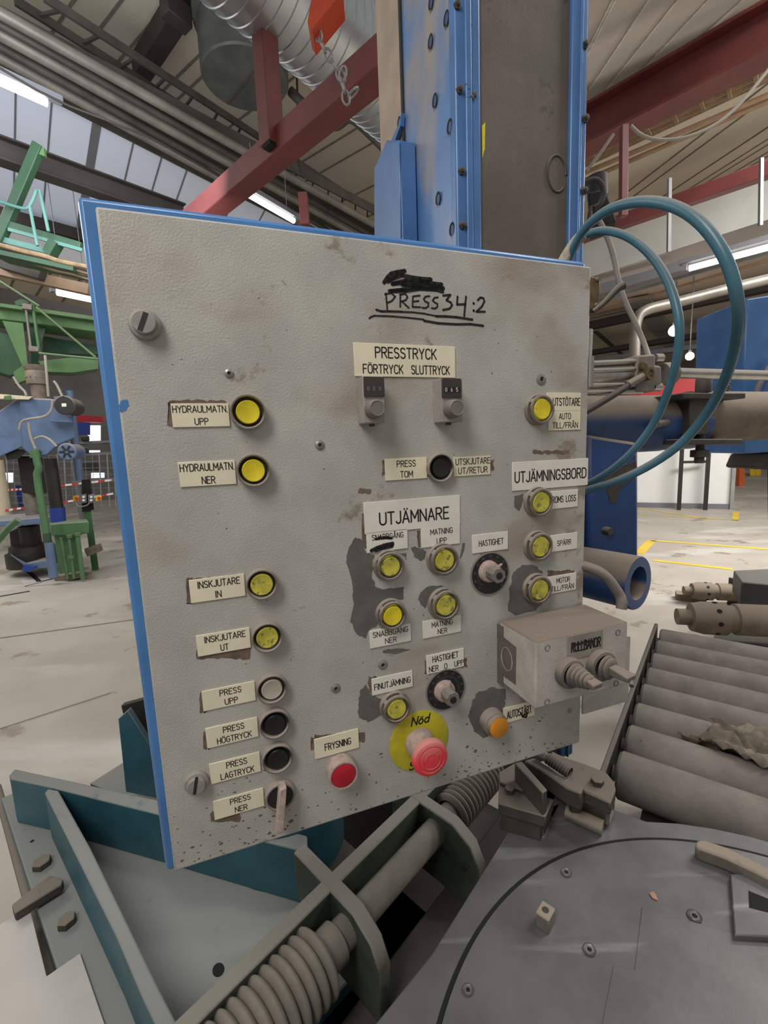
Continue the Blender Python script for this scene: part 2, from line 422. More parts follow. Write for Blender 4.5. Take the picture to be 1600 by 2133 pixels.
# top lip of the enclosure
# door: plate with bare patches and stains carried in its own mesh
mb = MB()
cs = [(0, 0), (PW, 0), (PW, -PH), (0, -PH)]
mb.prism([L3(u, wv, 0) for u, wv in cs], (0, 0.022, 0))
door = None
def blob(ptspx, org, sc, h, mi, jag=2.2, sub=4):
    P = [(org[0] + x / sc, org[1] + y / sc) for x, y in ptspx]; Q = []
    for i in range(len(P)):
        a, b = P[i], P[(i + 1) % len(P)]
        for k in range(sub):
            t = k / sub
            Q.append((a[0] + (b[0] - a[0]) * t + random.uniform(-jag, jag) * (k > 0 or .5), a[1] + (b[1] - a[1]) * t + random.uniform(-jag, jag) * (k > 0 or .5)))
    mb.mat(mi).poly([L3(*pl(x, y), h) for x, y in Q])
C_ = ((720, 940), 3.019); D_ = ((720, 1240), 2.581); B_ = ((650, 480), 2.667); E_ = ((300, 1150), 3.136); A_ = ((150, 390), 2.909)
h1 = 0.00025
blob([(20, 610), (60, 545), (95, 550), (115, 590), (130, 645), (180, 650), (165, 720), (170, 800), (185, 850), (240, 865), (370, 855), (365, 930), (300, 925), (220, 950), (195, 1040), (195, 1100), (150, 1130), (130, 1180), (70, 1150), (30, 1070), (50, 960), (45, 850), (5, 700)], *C_, h1, 1)
blob([(410, 600), (440, 600), (470, 610), (505, 625), (500, 670), (470, 690), (430, 660)], *C_, h1, 1, 1.6)
blob([(735, 575), (752, 575), (745, 630), (720, 680), (725, 620)], *C_, h1, 1, 1.2)
blob([(335, 640), (380, 640), (385, 690), (370, 660)], *C_, h1, 1, 1.2)
blob([(470, 890), (520, 850), (600, 840), (625, 855), (560, 890), (525, 930), (500, 990), (470, 960), (455, 930)], *C_, h1, 1, 1.6)
blob([(1055, 760), (1110, 712), (1200, 720), (1240, 760), (1240, 950), (1200, 1000), (1070, 1035), (1020, 1000), (1030, 860)], *C_, h1, 1)
blob([(1060, 280), (1120, 265), (1115, 310), (1090, 380), (1060, 350)], *C_, h1, 1, 1.6)
blob([(75, 520), (110, 480), (130, 530), (200, 560), (200, 640), (120, 680), (75, 660), (65, 590)], *D_, h1, 1)
blob([(700, 530), (780, 495), (855, 500), (860, 550), (850, 620), (830, 700), (740, 770), (690, 730), (660, 650), (680, 570)], *D_, h1, 1)
blob([(200, 295), (260, 285), (350, 290), (270, 315), (200, 310)], *D_, h1, 1, 1.2)
# brown glue left round the labels
def stain(x0, y0, x1, y1):
    n = 5
    blob([(x0 + (x1 - x0) * k / n, y0) for k in range(n + 1)] + [(x1 - (x1 - x0) * k / n, y1) for k in range(n + 1)], (0, 0), 1, h1 * .6, 2, 2.5, 3)
for q in [(349, 838, 364, 888), (352, 834, 470, 846), (389, 1204, 400, 1258), (398, 1203, 505, 1214), (410, 1340, 520, 1372), (417, 1440, 432, 1484), (425, 1524, 436, 1560), (648, 1536, 664, 1562), (655, 1530, 745, 1545),
          (738, 1525, 760, 1545), (796, 958, 812, 990), (1015, 958, 1029, 980), (768, 1410, 785, 1445), (884, 1376, 900, 1402), (955, 1370, 973, 1390), (755, 1068, 768, 1140), (870, 1105, 884, 1140), (1140, 1188, 1196, 1204), (440, 1690, 500, 1712), (744, 1018, 772, 1028), (1110, 938, 1185, 946)]:
    stain(*q)
blob([(300, 1290), (340, 1290), (345, 1320), (330, 1355), (290, 1360), (284, 1320)], *A_, h1, 3, 1.5)
for k in range(46):     # paint chips, thicker towards the bottom edge
    t = random.random() ** .5
    u = random.uniform(.02, .58); wv = -PH + .004 + (1 - t) * .14
    r = random.uniform(.0006, .0028)
    mb.mat(1).poly([L3(u + r * random.uniform(.5, 1.4) * math.cos(a * PI / 4), wv + r * random.uniform(.5, 1.2) * math.sin(a * PI / 4), h1) for a in range(8)])
for k in range(150):
    u = random.choice([random.uniform(.005, .12), random.uniform(.30, .59), random.uniform(.005, .59)]); wv = -PH + .004 + random.random() ** 2.2 * .11
    r = random.uniform(.0005, .0019)
    mb.mat(random.choice([1, 2])).poly([L3(u + r * random.uniform(.5, 1.7) * math.cos(a * PI / 4), wv + r * random.uniform(.4, 1.1) * math.sin(a * PI / 4), h1) for a in range(8)])
for k in range(70):
    u = random.uniform(.02, .58); wv = -random.uniform(.02, .70)
    r = random.uniform(.0004, .0011)
    mb.mat(1).poly([L3(u + r * random.uniform(.4, 1.6) * math.cos(a * PI / 3), wv + r * random.uniform(.4, 1.6) * math.sin(a * PI / 3), h1) for a in range(6)])
door = mb.build('door', ['door_paint', 'bare_patch', 'glue_stain', 'blue_enamel'], panel, local=True, bevel=0.0025, label='grey hammered paint door, chipped and dusty')

# marker handwriting
def hand(name, strokes, org, sc, wpx, label):
    q = MB()
    for st in strokes:
        lw = wpx
        if isinstance(st[0], (int, float)): lw = st[0]; st = st[1:]
        pts = [pl(org[0] + x / sc, org[1] + y / sc) for x, y in st]
        q.stroke(pts, lw * 0.00058, lambda a, b: L3(a, b, 0.0004))
    q.build(name, 'marker_ink', panel, local=True, smooth=0, label=label)
hand('marker_writing', [
 [(410, 350), (418, 440)], [(405, 355), (440, 348), (462, 368), (442, 393), (418, 402)],
 [(490, 355), (490, 425)], [(488, 358), (518, 352), (530, 370), (520, 388), (495, 395)], [(500, 395), (520, 415), (537, 430)],
 [(598, 362), (560, 367), (558, 425), (602, 427)], [(560, 396), (592, 392)],
 [(652, 365), (630, 368), (620, 382), (628, 395), (646, 403), (645, 422), (630, 432), (612, 430)],
 [(699, 372), (680, 374), (670, 390), (680, 400), (696, 408), (696, 424), (684, 434), (664, 432)],
 [4.6, (728, 362), (768, 358), (746, 388), (770, 400), (778, 415), (764, 435), (728, 442)],
 [4.6, (808, 368), (805, 412), (852, 410)], [4.6, (855, 368), (850, 420), (845, 476)],
 [5.4, (897, 405), (898, 407)], [5.4, (897, 445), (898, 447)],
 [4.6, (920, 388), (935, 373), (952, 377), (957, 395), (942, 425), (912, 452), (960, 452)]], *B_, 3.6, 'black marker words PRESS 34:2')
hand('marker_underline', [
 [4.6, (357, 441), (385, 450), (430, 450), (500, 452)], [(500, 453), (560, 455), (620, 462), (690, 476)], [5.2, (690, 477), (740, 478), (800, 482), (890, 496)],
 [(318, 488), (330, 480), (345, 474), (400, 476), (450, 478)], [(450, 478), (540, 486), (620, 495)], [5.2, (622, 502), (700, 516), (800, 522), (880, 521), (950, 530)]], *B_, 3.6, 'double black marker underline')
hand('marker_scribble', [[8, (400, 290), (418, 262), (440, 240), (470, 232), (515, 225), (470, 250), (420, 285), (450, 268), (500, 250), (560, 262), (600, 268), (660, 272), (640, 286), (560, 286), (500, 292), (445, 298), (520, 278), (600, 280), (680, 296), (720, 300), (690, 318), (640, 296), (560, 306), (500, 302), (600, 312), (700, 312), (730, 322), (640, 324), (560, 322), (500, 330), (430, 338), (520, 336), (600, 324), (690, 330), (725, 340)]], *B_, 7, 'black crossed out scribble')

# ---------------- labels
def label_plate(lines, tl, br, colr='label_cream', h=0.0016, corner=0.0, name='label_plate', lab=None, smudge=None):
    u0, w0 = pl(*tl, h); u1, w1 = pl(*br, h)
    q = MB().prism([L3(u0, w0, h), L3(u1, w0, h), L3(u1, w1, h), L3(u0, w1, h)], (0, h, 0))
    o = q.build(name, colr, panel, local=True, bevel=0.0004, label=lab)
    t = MB(); lw, lh = u1 - u0, w0 - w1
    for txt, fx, fy, fh, fw in lines:
        lettering(t, txt, u0 + fx * lw, w0 - fy * lh, fh * lh, lambda a, b: L3(a, b, h + 0.00025), fw * lw)
    if smudge:
        for pts, wd in smudge:
            t.stroke([(u0 + a * lw, w0 - b * lh) for a, b in pts], wd, lambda a, b: L3(a, b, h + 0.0004))
    t.build('lettering', 'ink_black', o, local=True, smooth=0)
    return o
def two(a, b, wa, wb, ca=.5, cb=.5, ya=.26, yb=.75, fh=.28):
    return [(a, ca, ya, fh, wa), (b, cb, yb, fh, wb)]
label_plate(two('HYDRAULMATN.', 'UPP', .95, .23, .50, .5, .24, .77, .27), (355, 840.5), (479.5, 888), lab='cream label HYDRAULMATN. UPP')
label_plate(two('HYDRAULMATN.', 'NER', .95, .23, .50, .5, .24, .77, .28), (370.5, 963), (493, 1008), lab='cream label HYDRAULMATN. NER, cracked')
label_plate(two('INSKJUTARE', 'IN', .76, .10, .53, .5), (393, 1209), (512, 1241), lab='cream label INSKJUTARE IN')
label_plate(two('INSKJUTARE', 'UT', .76, .14, .53, .5), (408, 1324.7), (523, 1349), lab='cream label INSKJUTARE UT')
label_plate(two('PRESS', 'UPP', .40, .24, .53, .53), (419.6, 1440.8), (533.4, 1458.7), lab='cream label PRESS UPP')
label_plate(two('PRESS', 'HÖGTRYCK', .40, .66, .53, .53), (427.6, 1518.3), (539, 1534), lab='cream label PRESS HÖGTRYCK')
label_plate(two('PRESS', 'LAGTRYCK', .40, .66, .53, .53), (435.5, 1592.6), (544, 1606.6), lab='cream label PRESS LAGTRYCK')
label_plate(two('PRESS', 'NER', .40, .24, .53, .53), (443.5, 1670.4), (551.3, 1678.7), lab='cream label PRESS NER')
label_plate([('PRESSTRYCK', .50, .27, .31, .60), ('FÖRTRYCK', .27, .77, .26, .38), ('SLUTTRYCK', .74, .77, .26, .39)], (736, 713), (949, 787), lab='large cream label PRESSTRYCK FÖRTRYCK SLUTTRYCK')
label_plate(two('PRESS', 'TOM', .44, .29), (801.5, 956), (890, 996), lab='cream label PRESS TOM')
label_plate(two('UTSKJUTARE', 'UT/RETUR', .92, .78, .52, .52, .25, .72, .30), (944.6, 952.6), (1022, 988), lab='cream label UTSKJUTARE UT/RETUR')
label_plate([('UTSTÖTARE', .57, .50, .40, .80)], (1140, 818), (1210, 855.5), lab='cream label UTSTÖTARE')
label_plate(two('AUTO', 'TILL/FRÅN', .36, .78, .50, .52, .27, .74, .29), (1143, 856.5), (1209, 895), lab='cream label AUTO TILL/FRÅN')
label_plate([('UTJÄMNINGSBORD', .50, .53, .36, .94)], (1067.8, 963.2), (1224.5, 1010.2), 'label_white', lab='wide white label UTJÄMNINGSBORD')
label_plate([('BROMS LOSS', .525, .48, .34, .81)], (1137, 1024.5), (1203.6, 1055.3), 'label_white', lab='white label BROMS LOSS, chipped at its lower edge')
label_plate([('SPÄRR', .50, .52, .30, .50)], (1147, 1115.5), (1202.6, 1142.7), 'label_white', lab='white label SPÄRR')
label_plate(two('MOTOR', 'TILL/FRÅN', .42, .72, .58, .56, .30, .74, .27), (1135, 1203), (1200, 1228), 'label_white', lab='white label MOTOR TILL/FRÅN')
label_plate([('UTJÄMNARE', .51, .56, .38, .72)], (757.4, 1047), (959, 1092.4), 'label_white', lab='largest white label UTJÄMNARE')
label_plate(two('SNABBGÅNG', 'UPP', .76, .24, .51, .51, .28, .74, .26), (763, 1109.6), (850, 1142), 'label_white', lab='white label SNABBGÅNG UPP, smeared with black', smudge=[([(.22, .36), (.45, .34), (.6, .4), (.3, .3)], .0032), ([(.1, .9), (.25, .78), (.45, .7), (.62, .66), (.6, .8), (.4, .84), (.2, .92)], .0046)])
label_plate(two('MATNING', 'UPP', .56, .25, .52, .52, .25, .74, .27), (876.7, 1100.7), (958.5, 1132), 'label_white', lab='white label MATNING UPP')
label_plate([('HASTIGHET', .52, .50, .30, .68)], (984, 1115), (1058.5, 1143.7), 'label_white', lab='white label HASTIGHET')
label_plate(two('SNABBGÅNG', 'NER', .84, .27, .5, .5, .27, .73, .28), (769.6, 1314.4), (856.8, 1335), 'label_white', lab='white label SNABBGÅNG NER')
label_plate(two('MATNING', 'NER', .54, .24, .5, .5, .30, .74, .28), (880.8, 1295), (961, 1315.6), 'label_white', lab='white label MATNING NER')
label_plate([('HASTIGHET', .50, .27, .30, .68), ('NER', .18, .76, .28, .24), ('0', .50, .76, .28, .07), ('UPP', .86, .76, .28, .24)], (888.5, 1366), (966.8, 1388), 'label_white', lab='white label HASTIGHET NER 0 UPP')
label_plate([('FINUTJÄMNING', .50, .52, .34, .88)], (774.2, 1415), (860.3, 1430), 'label_white', lab='white label FINUTJÄMNING')
label_plate([('FRYSNING', .52, .52, .32, .58)], (654, 1541), (748.5, 1557.5), lab='cream label FRYSNING')
label_plate([('AUTOSTÄRT', .50, .5, .46, .78)], (1049, 1476), (1114, 1490), lab='cream label AUTOSTÄRT with a black blot', smudge=[([(.55, .6), (.6, .85), (.72, .95), (.75, .7), (.62, .8)], .003)])

# ---------------- push buttons
def ring_button(px, py, rpx, cappx, cap, h=0.011, capn=None, lab=''):
    u, wv = pl(px, py, h); R = prad(px, py, rpx, h); o = L3(u, wv, 0)
    root = MB().lathe([(R, 0), (R * 1.0, h * .8), (R * .97, h), (R * .90, h), (R * .86, h * .9), (R * .80, h * .35)], o, OUT, 40).build('push_button', 'chrome', panel, local=True, label=lab)
    MB().lathe([(R * .82, h * .5), (R * .60, h * .35), (R * .60, .001)], o, OUT, 36).build('well', 'well_dark', root, local=True)
    r = prad(px, py, cappx, h); hc = h * .92
    MB().lathe([(r, .001), (r, hc - .0012), (r * .93, hc), (r * .85, hc - .0003), (r * .4, hc - .0010), (0, hc - .0013)], o, OUT, 36).build('button_cap', cap, root, local=True, smooth=50)
    return root
ring_button(517, 858, 38, 25.5, 'cap_yellow', lab='yellow push button beside HYDRAULMATN. UPP')
ring_button(528.5, 980.5, 36, 24.5, 'cap_yellow', lab='yellow push button beside HYDRAULMATN. NER')
ring_button(546, 1219, 34, 24, 'cap_yellow_worn', lab='worn yellow push button beside INSKJUTARE IN')
ring_button(557.5, 1330, 33.5, 23.5, 'cap_yellow_worn', lab='worn yellow push button beside INSKJUTARE UT')
ring_button(567, 1438, 33, 22.5, 'cap_white', .009, lab='off white push button beside PRESS UPP')
ring_button(573, 1511, 33, 22.5, 'cap_black', .009, lab='black push button beside PRESS HÖGTRYCK')
ring_button(579, 1583, 33, 22.5, 'cap_black', .009, lab='black push button beside PRESS LAGTRYCK')
ring_button(920, 975, 27, 18, 'cap_black', .009, lab='black push button between PRESS TOM and UTSKJUTARE')

def guard_button(px, py, rpx, cappx, cap, h=0.013, lab=''):
    u, wv = pl(px, py, h); R = prad(px, py, rpx, h); o = L3(u, wv, 0)
    root = MB().lathe([(R * 1.12, 0), (R * 1.12, h * .25), (R * 1.06, h * .42), (R * .92, h * .42), (R * .80, h * .3), (R * .80, 0.0005)], o, OUT, 36).build('push_button', 'dusty_ring', panel, local=True, label=lab)
    g = MB().lathe([(R * 1.02, h * .78), (R * 1.02, h * .96), (R * .98, h), (R * .86, h), (R * .84, h * .80), (R * 1.02, h * .78)], o, OUT, 36)
    for a in (20, 95, 170, 245, 320):
        an = math.radians(a)
        g.lathe([(R * .86, h * .3), (R * 1.02, h * .3), (R * 1.02, h * .85), (R * .86, h * .85)], o, OUT, 3, an - .16, an + .16)
    g.build('guard_ring', 'chrome', root, local=True)
    MB().lathe([(R * .84, h * .3), (0, h * .3)], o, OUT, 30).build('well', 'well_dark', root, local=True)
    r = prad(px, py, cappx, h); hc = h * .95
    MB().lathe([(r * 1.06, .001), (r * 1.06, hc * .5), (r, hc - .0012), (r * .93, hc), (r * .5, hc - .0006), (0, hc - .0009)], o, OUT, 30).build('button_cap', cap, root, local=True, smooth=50)
    return root
for px, py, lab, cp in [(815, 1181, 'below SNABBGÅNG UPP', 0), (928, 1168, 'below MATNING UPP', 0), (819.5, 1284, 'above SNABBGÅNG NER', 1), (931, 1262, 'above MATNING NER', 0),
                    (828, 1479, 'below FINUTJÄMNING', 0)]:
    guard_button(px, py, 28, 19.5, ('cap_yellow_worn', 'cap_yellow')[cp], lab='guarded yellow push button ' + lab)
for px, py, lab, cp in [(1131.5, 852, 'UTSTÖTARE', 1), (1129.5, 1046.5, 'BROMS LOSS', 0), (1128.5, 1139.5, 'SPÄRR', 0), (1126.5, 1229.5, 'MOTOR TILL/FRÅN', 0)]:
    guard_button(px, py, 24, 17.5, ('cap_yellow_worn', 'cap_yellow')[cp], lab='guarded yellow push button beside ' + lab)

# projecting red and orange buttons
def tall_button(px, py, rpx, h, cap, lab, two_step=False):
    u, wv = pl(px, py, h); r = prad(px, py, rpx, h); o = L3(u, wv, 0)
    k = 1.26
    pr = [(r * k * 1.05, 0), (r * k, h * .55), (r * k * .98, h * .62), (r * 1.12, h * .64), (r * 1.08, h * .9)] if two_step else [(r * k, 0), (r * k, h * .92), (r * k * .97, h), (r * 1.1, h), (r * 1.05, h * .9)]
    root = MB().lathe(pr, o, OUT, 36).build('push_button', 'dust_pink' if not two_step else 'dusty_ring', panel, local=True, label=lab)
    MB().lathe([(r * 1.05, h * .5), (r * 1.05, h * .97), (r * .98, h), (0, h + .0005)], o, OUT, 36).build('button_cap', cap, root, local=True, smooth=50)
tall_button(716.5, 1616.5, 24.5, .019, 'cap_red', 'red push button with dusty collar below FRYSNING')
tall_button(1041.5, 1517.5, 18, .024, 'cap_orange', 'orange lit push button beside AUTOSTÄRT', True)

# rotary selector
u, wv = pl(584.5, 1662, .010); R = prad(584.5, 1662, 31, .010); o = L3(u, wv, 0)
sel = MB().lathe([(R * 1.06, 0), (R * 1.05, .008), (R, .010), (R * .9, .010), (R * .86, .008)], o, OUT, 40).build('selector_switch', 'dusty_ring', panel, local=True, label='rotary selector switch beside PRESS NER')
MB().lathe([(R * .88, .0085), (0, .0095)], o, OUT, 36).build('face', 'dial_black', sel, local=True)
a = pl(590, 1644, .022); b = pl(583, 1735, .022)
MB().prism([L3(a[0] - .0042, a[1] + .002, .009), L3(a[0] + .0042, a[1] + .002, .009), L3(b[0] + .0050, b[1], .009), L3(b[0] - .0050, b[1], .009)], (0, -.015, 0)).build('pointer_handle', 'dust_pink', sel, local=True, bevel=.0015)

# coin slot door locks
def lock(px, py, rpx, h, slot, lab, mt):
    u, wv = pl(px, py, h * .5); R = prad(px, py, rpx, h * .5); o = L3(u, wv, 0)
    root = MB().lathe([(R, 0), (R, h * .3), (R * .93, h * .5), (R * .74, h * .55)], o, OUT, 36).build('door_lock', mt, panel, local=True, label=lab)
    MB().lathe([(R * .74, h * .4), (R * .72, h * .96), (R * .68, h), (0, h)], o, OUT, 36).build('lock_core', mt, root, local=True)
    a = pl(*slot[0], h); b = pl(*slot[1], h)
    MB().stroke([a, b], .0046 if rpx > 30 else .0034, lambda x, y: L3(x, y, h + .0003), dots=False).build('slot', 'well_dark', root, local=True, smooth=0)
lock(301, 674, 35, .013, ((304, 651), (291, 689)), 'large slotted door lock near the top left corner', 'grey_screw')
lock(409, 1634, 27, .011, ((410, 1618), (405, 1655)), 'small slotted door lock near the bottom left corner', 'grey_screw')

# rivets
for px, py in [(477, 778), (666, 927), (1127, 790), (797, 1384), (699, 1433)]:
    u, wv = pl(px, py); o = L3(u, wv, 0); r = prad(px, py, 10, 0)
    root = MB().lathe([(r, 0), (r * .95, .0012), (r * .6, .0024), (r * .42, .0026), (r * .36, .0016)], o, OUT, 24).build('rivet', 'rivet_metal', panel, local=True)
    MB().lathe([(r * .40, .0017), (0, .0017)], o, OUT, 16).build('rivet_hole', 'well_dark', root, local=True)
u, wv = pl(1187, 1480); MB().lathe([(.004, 0), (.004, .001), (.003, .0018), (0, .002)], L3(u, wv, 0), OUT, 20).build('screw', 'rivet_metal', panel, local=True)

# speed dials
def dial(px, py, rpx, tip, ang, lab):
    u, wv = pl(px, py, .002); R = prad(px, py, rpx, .002); o = L3(u, wv, 0)
    root = MB().mat(0).lathe([(R, 0), (R, .0018), (R * .96, .002), (R * .94, .002)], o, OUT, 48).mat(1).lathe([(R * .94, .002), (0, .0022)], o, OUT, 48).build('speed_dial', ['rivet_metal', 'dial_black'], panel, local=True, label=lab)
    t = MB(); to3 = lambda x, y: L3(u + x, wv + y, .0026)
    for k in range(51):
        an = math.radians(225 - 270 * k / 50); r0 = R * (.60 if k % 5 else .56)
        t.stroke([(r0 * math.cos(an), r0 * math.sin(an)), (R * .70 * math.cos(an), R * .70 * math.sin(an))], R * .014, to3, dots=False)
    for k in range(11):
        an = math.radians(225 - 270 * k / 10)
        lettering(t, str(k * 10), R * .82 * math.cos(an), R * .82 * math.sin(an), R * .11, to3, wt=.16)
    t.build('scale', 'dial_print', root, local=True, smooth=0)
    ht = .030
    ut, wt_ = pl(*tip, ht); o2 = L3(ut, wt_, 0)
    k = MB().lathe([(R * .50, .0022), (R * .48, .008), (R * .44, .010), (R * .27, .012)], o2, OUT, 32)
    an = math.radians(ang)
    k.build('knob_skirt', 'dust_pink', root, local=True)
    k = MB(); n = 32
    for j in range(2): pass
    vs = []
    for hh, rr in ((.010, .31), (.017, .30), (.026, .315), (.029, .30)):
        for q in range(n):
            th = 2 * PI * q / n; rad = R * rr * (1 + (.09 if (q // 2) % 2 else 0))
            vs.append(o2 + OUT * hh + Vector((math.cos(th) * rad, 0, math.sin(th) * rad)))
    fs = [(j * n + q, j * n + (q + 1) % n, (j + 1) * n + (q + 1) % n, (j + 1) * n + q) for j in range(3) for q in range(n)]
    fs.append([3 * n + q for q in range(n)])
    k.add(vs, fs)
    k.build('knob', 'knob_grey', root, local=True, smooth=40)
    MB().lathe([(R * .16, .0295), (R * .13, .0298), (0, .0298)], o2, OUT, 20).build('knob_cap', 'dial_black', root, local=True)
    MB().prism([o2 + OUT * .010 + Vector((math.cos(an + d) * R * r, 0, math.sin(an + d) * R * r)) for r, d in ((.30, -.25), (.62, 0), (.30, .25))], (0, -.004, 0)).build('pointer', 'dust_pink', root, local=True)
dial(1021.5, 1195, 40, (1041, 1200), 35, 'black scale dial below the single HASTIGHET label')
dial(929, 1437, 41, (945, 1459), 75, 'black scale dial below HASTIGHET NER 0 UPP')

# emergency stop
u, wv = pl(874.5, 1544, .002); R = prad(874.5, 1544, 61, .002); o = L3(u, wv, 0)
es = MB().lathe([(R, 0), (R, .0014), (R * .98, .0018), (0, .0018)], o, OUT, 56).build('emergency_stop', 'estop_yellow', panel, local=True, label='yellow disc with red mushroom emergency stop')
t = MB(); to3 = lambda x, y: L3(u + x, wv + y, .0022)
lettering(t, 'Nöd', R * .02, R * .72, R * .27, to3, R * .58, wt=.16, slant=.22)
lettering(t, 'Stopp', R * .08, -R * .76, R * .27, to3, R * .95, wt=.16, slant=.22)
t.build('lettering', 'ink_black', es, local=True, smooth=0)
hm = .043; um, wm = pl(900, 1584, hm); r = prad(900, 1584, 36.5, hm); o2 = L3(um, wm, 0)
MB().lathe([(r * .82, .001), (r * .80, .014), (r * .66, .020), (r * .62, hm - .016), (r * .8, hm - .012)], L3((um + u * 0), wm, 0), OUT, 36).build('stem', 'dust_pink', es, local=True)
MB().lathe([(r * .6, hm - .016), (r * .98, hm - .011), (r, hm - .006), (r * .94, hm - .002), (r * .78, hm), (r * .72, hm), (r * .70, hm - .001), (r * .66, hm), (r * .48, hm + .001), (r * .46, hm), (r * .42, hm + .001), (0, hm + .0015)], o2, OUT, 48).build('mushroom_head', 'mushroom_red', es, local=True, smooth=28)

# digit preset units
def preset(f_tl, f_br, w_tl, w_br, knob, krx, digits, strip, lab):
    h = .024
    a = pl(*f_tl, h); b = pl(*f_br, h)
    root = MB().prism([L3(a[0], a[1], h), L3(b[0], a[1], h), L3(b[0], b[1], h), L3(a[0], b[1], h)], (0, h, 0)).build('preset_unit', 'preset_grey', panel, local=True, bevel=.0012, label=lab)
    c0 = pl(*w_tl, h + .002); c1 = pl(*w_br, h + .002); hw = h + .0022
    wn = MB().prism([L3(c0[0], c0[1], hw), L3(c1[0], c0[1], hw), L3(c1[0], c1[1], hw), L3(c0[0], c1[1], hw)], (0, .0022, 0)).build('display_window', 'window_smoke', root, local=True, bevel=.0006)
    ww, hh = c1[0] - c0[0], c0[1] - c1[1]
    cy = c0[1] - hh * .60
    if strip:
        MB().poly([L3(c0[0] + ww * .1, cy + hh * .13, hw + .0002), L3(c1[0] - ww * .06, cy + hh * .13, hw + .0002), L3(c1[0] - ww * .06, cy - hh * .13, hw + .0002), L3(c0[0] + ww * .1, cy - hh * .13, hw + .0002)]).build('strip', 'cap_black', wn if False else root, local=True, smooth=0)
    t = MB()
    for k, d in enumerate(digits):
        lettering(t, d, c0[0] + ww * (.20 + .28 * k), cy, hh * .19, lambda x, y: L3(x, y, hw + .0004), wt=.17)
    t.build('digits', 'digit_white' if strip else 'digit_dull', root, local=True, smooth=0)
    hk = h + .016; uk, wk = pl(*knob, hk); r = prad(*knob, krx, hk); o = L3(uk, wk, 0)
    q = MB(); n = 72; vs = []
    for hh_, rr in ((h, 1.24), (h + .008, 1.18), (hk - .001, 1.02), (hk, .96), (hk - .0006, .9)):
        for k in range(n):
            th = 2 * PI * k / n; rad = r * rr * (1 + (.03 if k % 2 and rr > 1 else 0))
            vs.append(o + OUT * hh_ + Vector((math.cos(th) * rad, 0, math.sin(th) * rad)))
    fs = [(j * n + k, j * n + (k + 1) % n, (j + 1) * n + (k + 1) % n, (j + 1) * n + k) for j in range(4) for k in range(n)] + [[4 * n + k for k in range(n)]]
    q.add(vs, fs).build('knob', 'knob_grey', root, local=True, smooth=30)
    MB().cyl(L3((a[0] + b[0]) / 2, b[1] + .004, h * .5), L3((a[0] + b[0]) / 2, b[1] - .003, h * .5), .0035, 12).build('locking_screw', 'dark_iron', root, local=True)
preset((755, 783), (803, 881), (757, 784), (802, 826), (786.5, 850), 15, '080', False, 'grey digit preset unit reading 080 under FÖRTRYCK')
preset((919.5, 787), (965, 878.5), (920.5, 787), (961.5, 828), (953, 849.5), 13.8, '065', True, 'grey digit preset unit reading 065 under SLUTTRYCK')

# hinge side fittings on the right edge
q = MB().prism([L3(.600, -.012, -.002), L3(.618, -.012, -.002), L3(.620, -.030, -.002), L3(.616, -.058, -.002), L3(.600, -.056, -.002)], (0, .018, 0))
hg = q.build('latch', 'brass_old', panel, local=True, bevel=.002, label='brass latch at the top right edge')
MB().cyl(L3(.613, -.016, -.002), L3(.613, -.016, .002), .003, 12).build('latch_screw', 'dusty_steel', hg, local=True)
MB().cyl(L3(.612, -.050, -.002), L3(.612, -.050, .002), .003, 12).build('latch_screw', 'dusty_steel', hg, local=True)
MB().tube([L3(.604, -.060, .001), L3(.620, -.048, .006), L3(.636, -.030, .012), L3(.644, -.026, .014)], lambda t: .003 + .003 * t, 10, 2).build('latch_lever', 'dark_iron', hg, local=True)
hp = MB().prism([L3(.600, -.080, -.006), L3(.613, -.080, -.006), L3(.611, -.165, -.006), L3(.600, -.165, -.006)], (0, .014, 0)).build('hinge', 'box_grey', panel, local=True, bevel=.002, label='grey hinge leaf on the right edge')
MB().cyl(L3(.606, -.120, -.004), L3(.606, -.163, -.004), .0052, 14).build('hinge_barrel', 'rivet_metal', hp, local=True)

# ------------------------------------------------------------------ the hall: floor, roof, walls
def pzl(pts, z): return [pz(x, y, z) for x, y in pts]
def pvl(pts, Y): return [pv(x, y, Y) for x, y in pts]
q = MB().poly([(-40, -6, 0), (40, -6, 0), (40, 60, 0), (-40, 60, 0)])
def stripe(a, b, wd, mi=1, z=.003):
    a = pz(*a, 0); b = pz(*b, 0); d = (b - a).normalized(); n = UP.cross(d) * wd / 2; zz = Vector((0, 0, z))
    q.mat(mi).poly([a + n + zz, a - n + zz, b - n + zz, b + n + zz])
stripe((1331, 1154), (1357, 1126), .12); stripe((1357, 1126), (1640, 1147), .10)
stripe((1360, 1167), (1526, 1186), .09); stripe((1331, 1059), (1480, 1082), .07); stripe((1331, 1072), (1540, 1084), .05)
q.mat(1).poly([p + Vector((0, 0, .003)) for p in pzl([(1526, 1066), (1541, 1066), (1538, 1085), (1525, 1084)], 0)])
q.mat(2)
for pts in ([(78, 1185), (118, 1172), (160, 1188), (112, 1200)], [(40, 1205), (110, 1196), (150, 1215), (52, 1222)]):
    q.poly([p + Vector((0, 0, .004)) for p in pzl(pts, 0)])
q.mat(3)
def joint(a, b, wd=.02): stripe(a, b, wd, 3, .006)
joint((57, 1189), (82, 1212), .05); joint((82, 1212), (118, 1204), .03); joint((0, 1243), (62, 1232), .03); joint((52, 1222), (110, 1207), .02)
joint((0, 1520), (230, 1445), .006); joint((0, 1330), (290, 1290), .01)
struct(q.build('floor', ['concrete', 'floor_yellow', 'floor_plate', 'groove_black'], smooth=0))

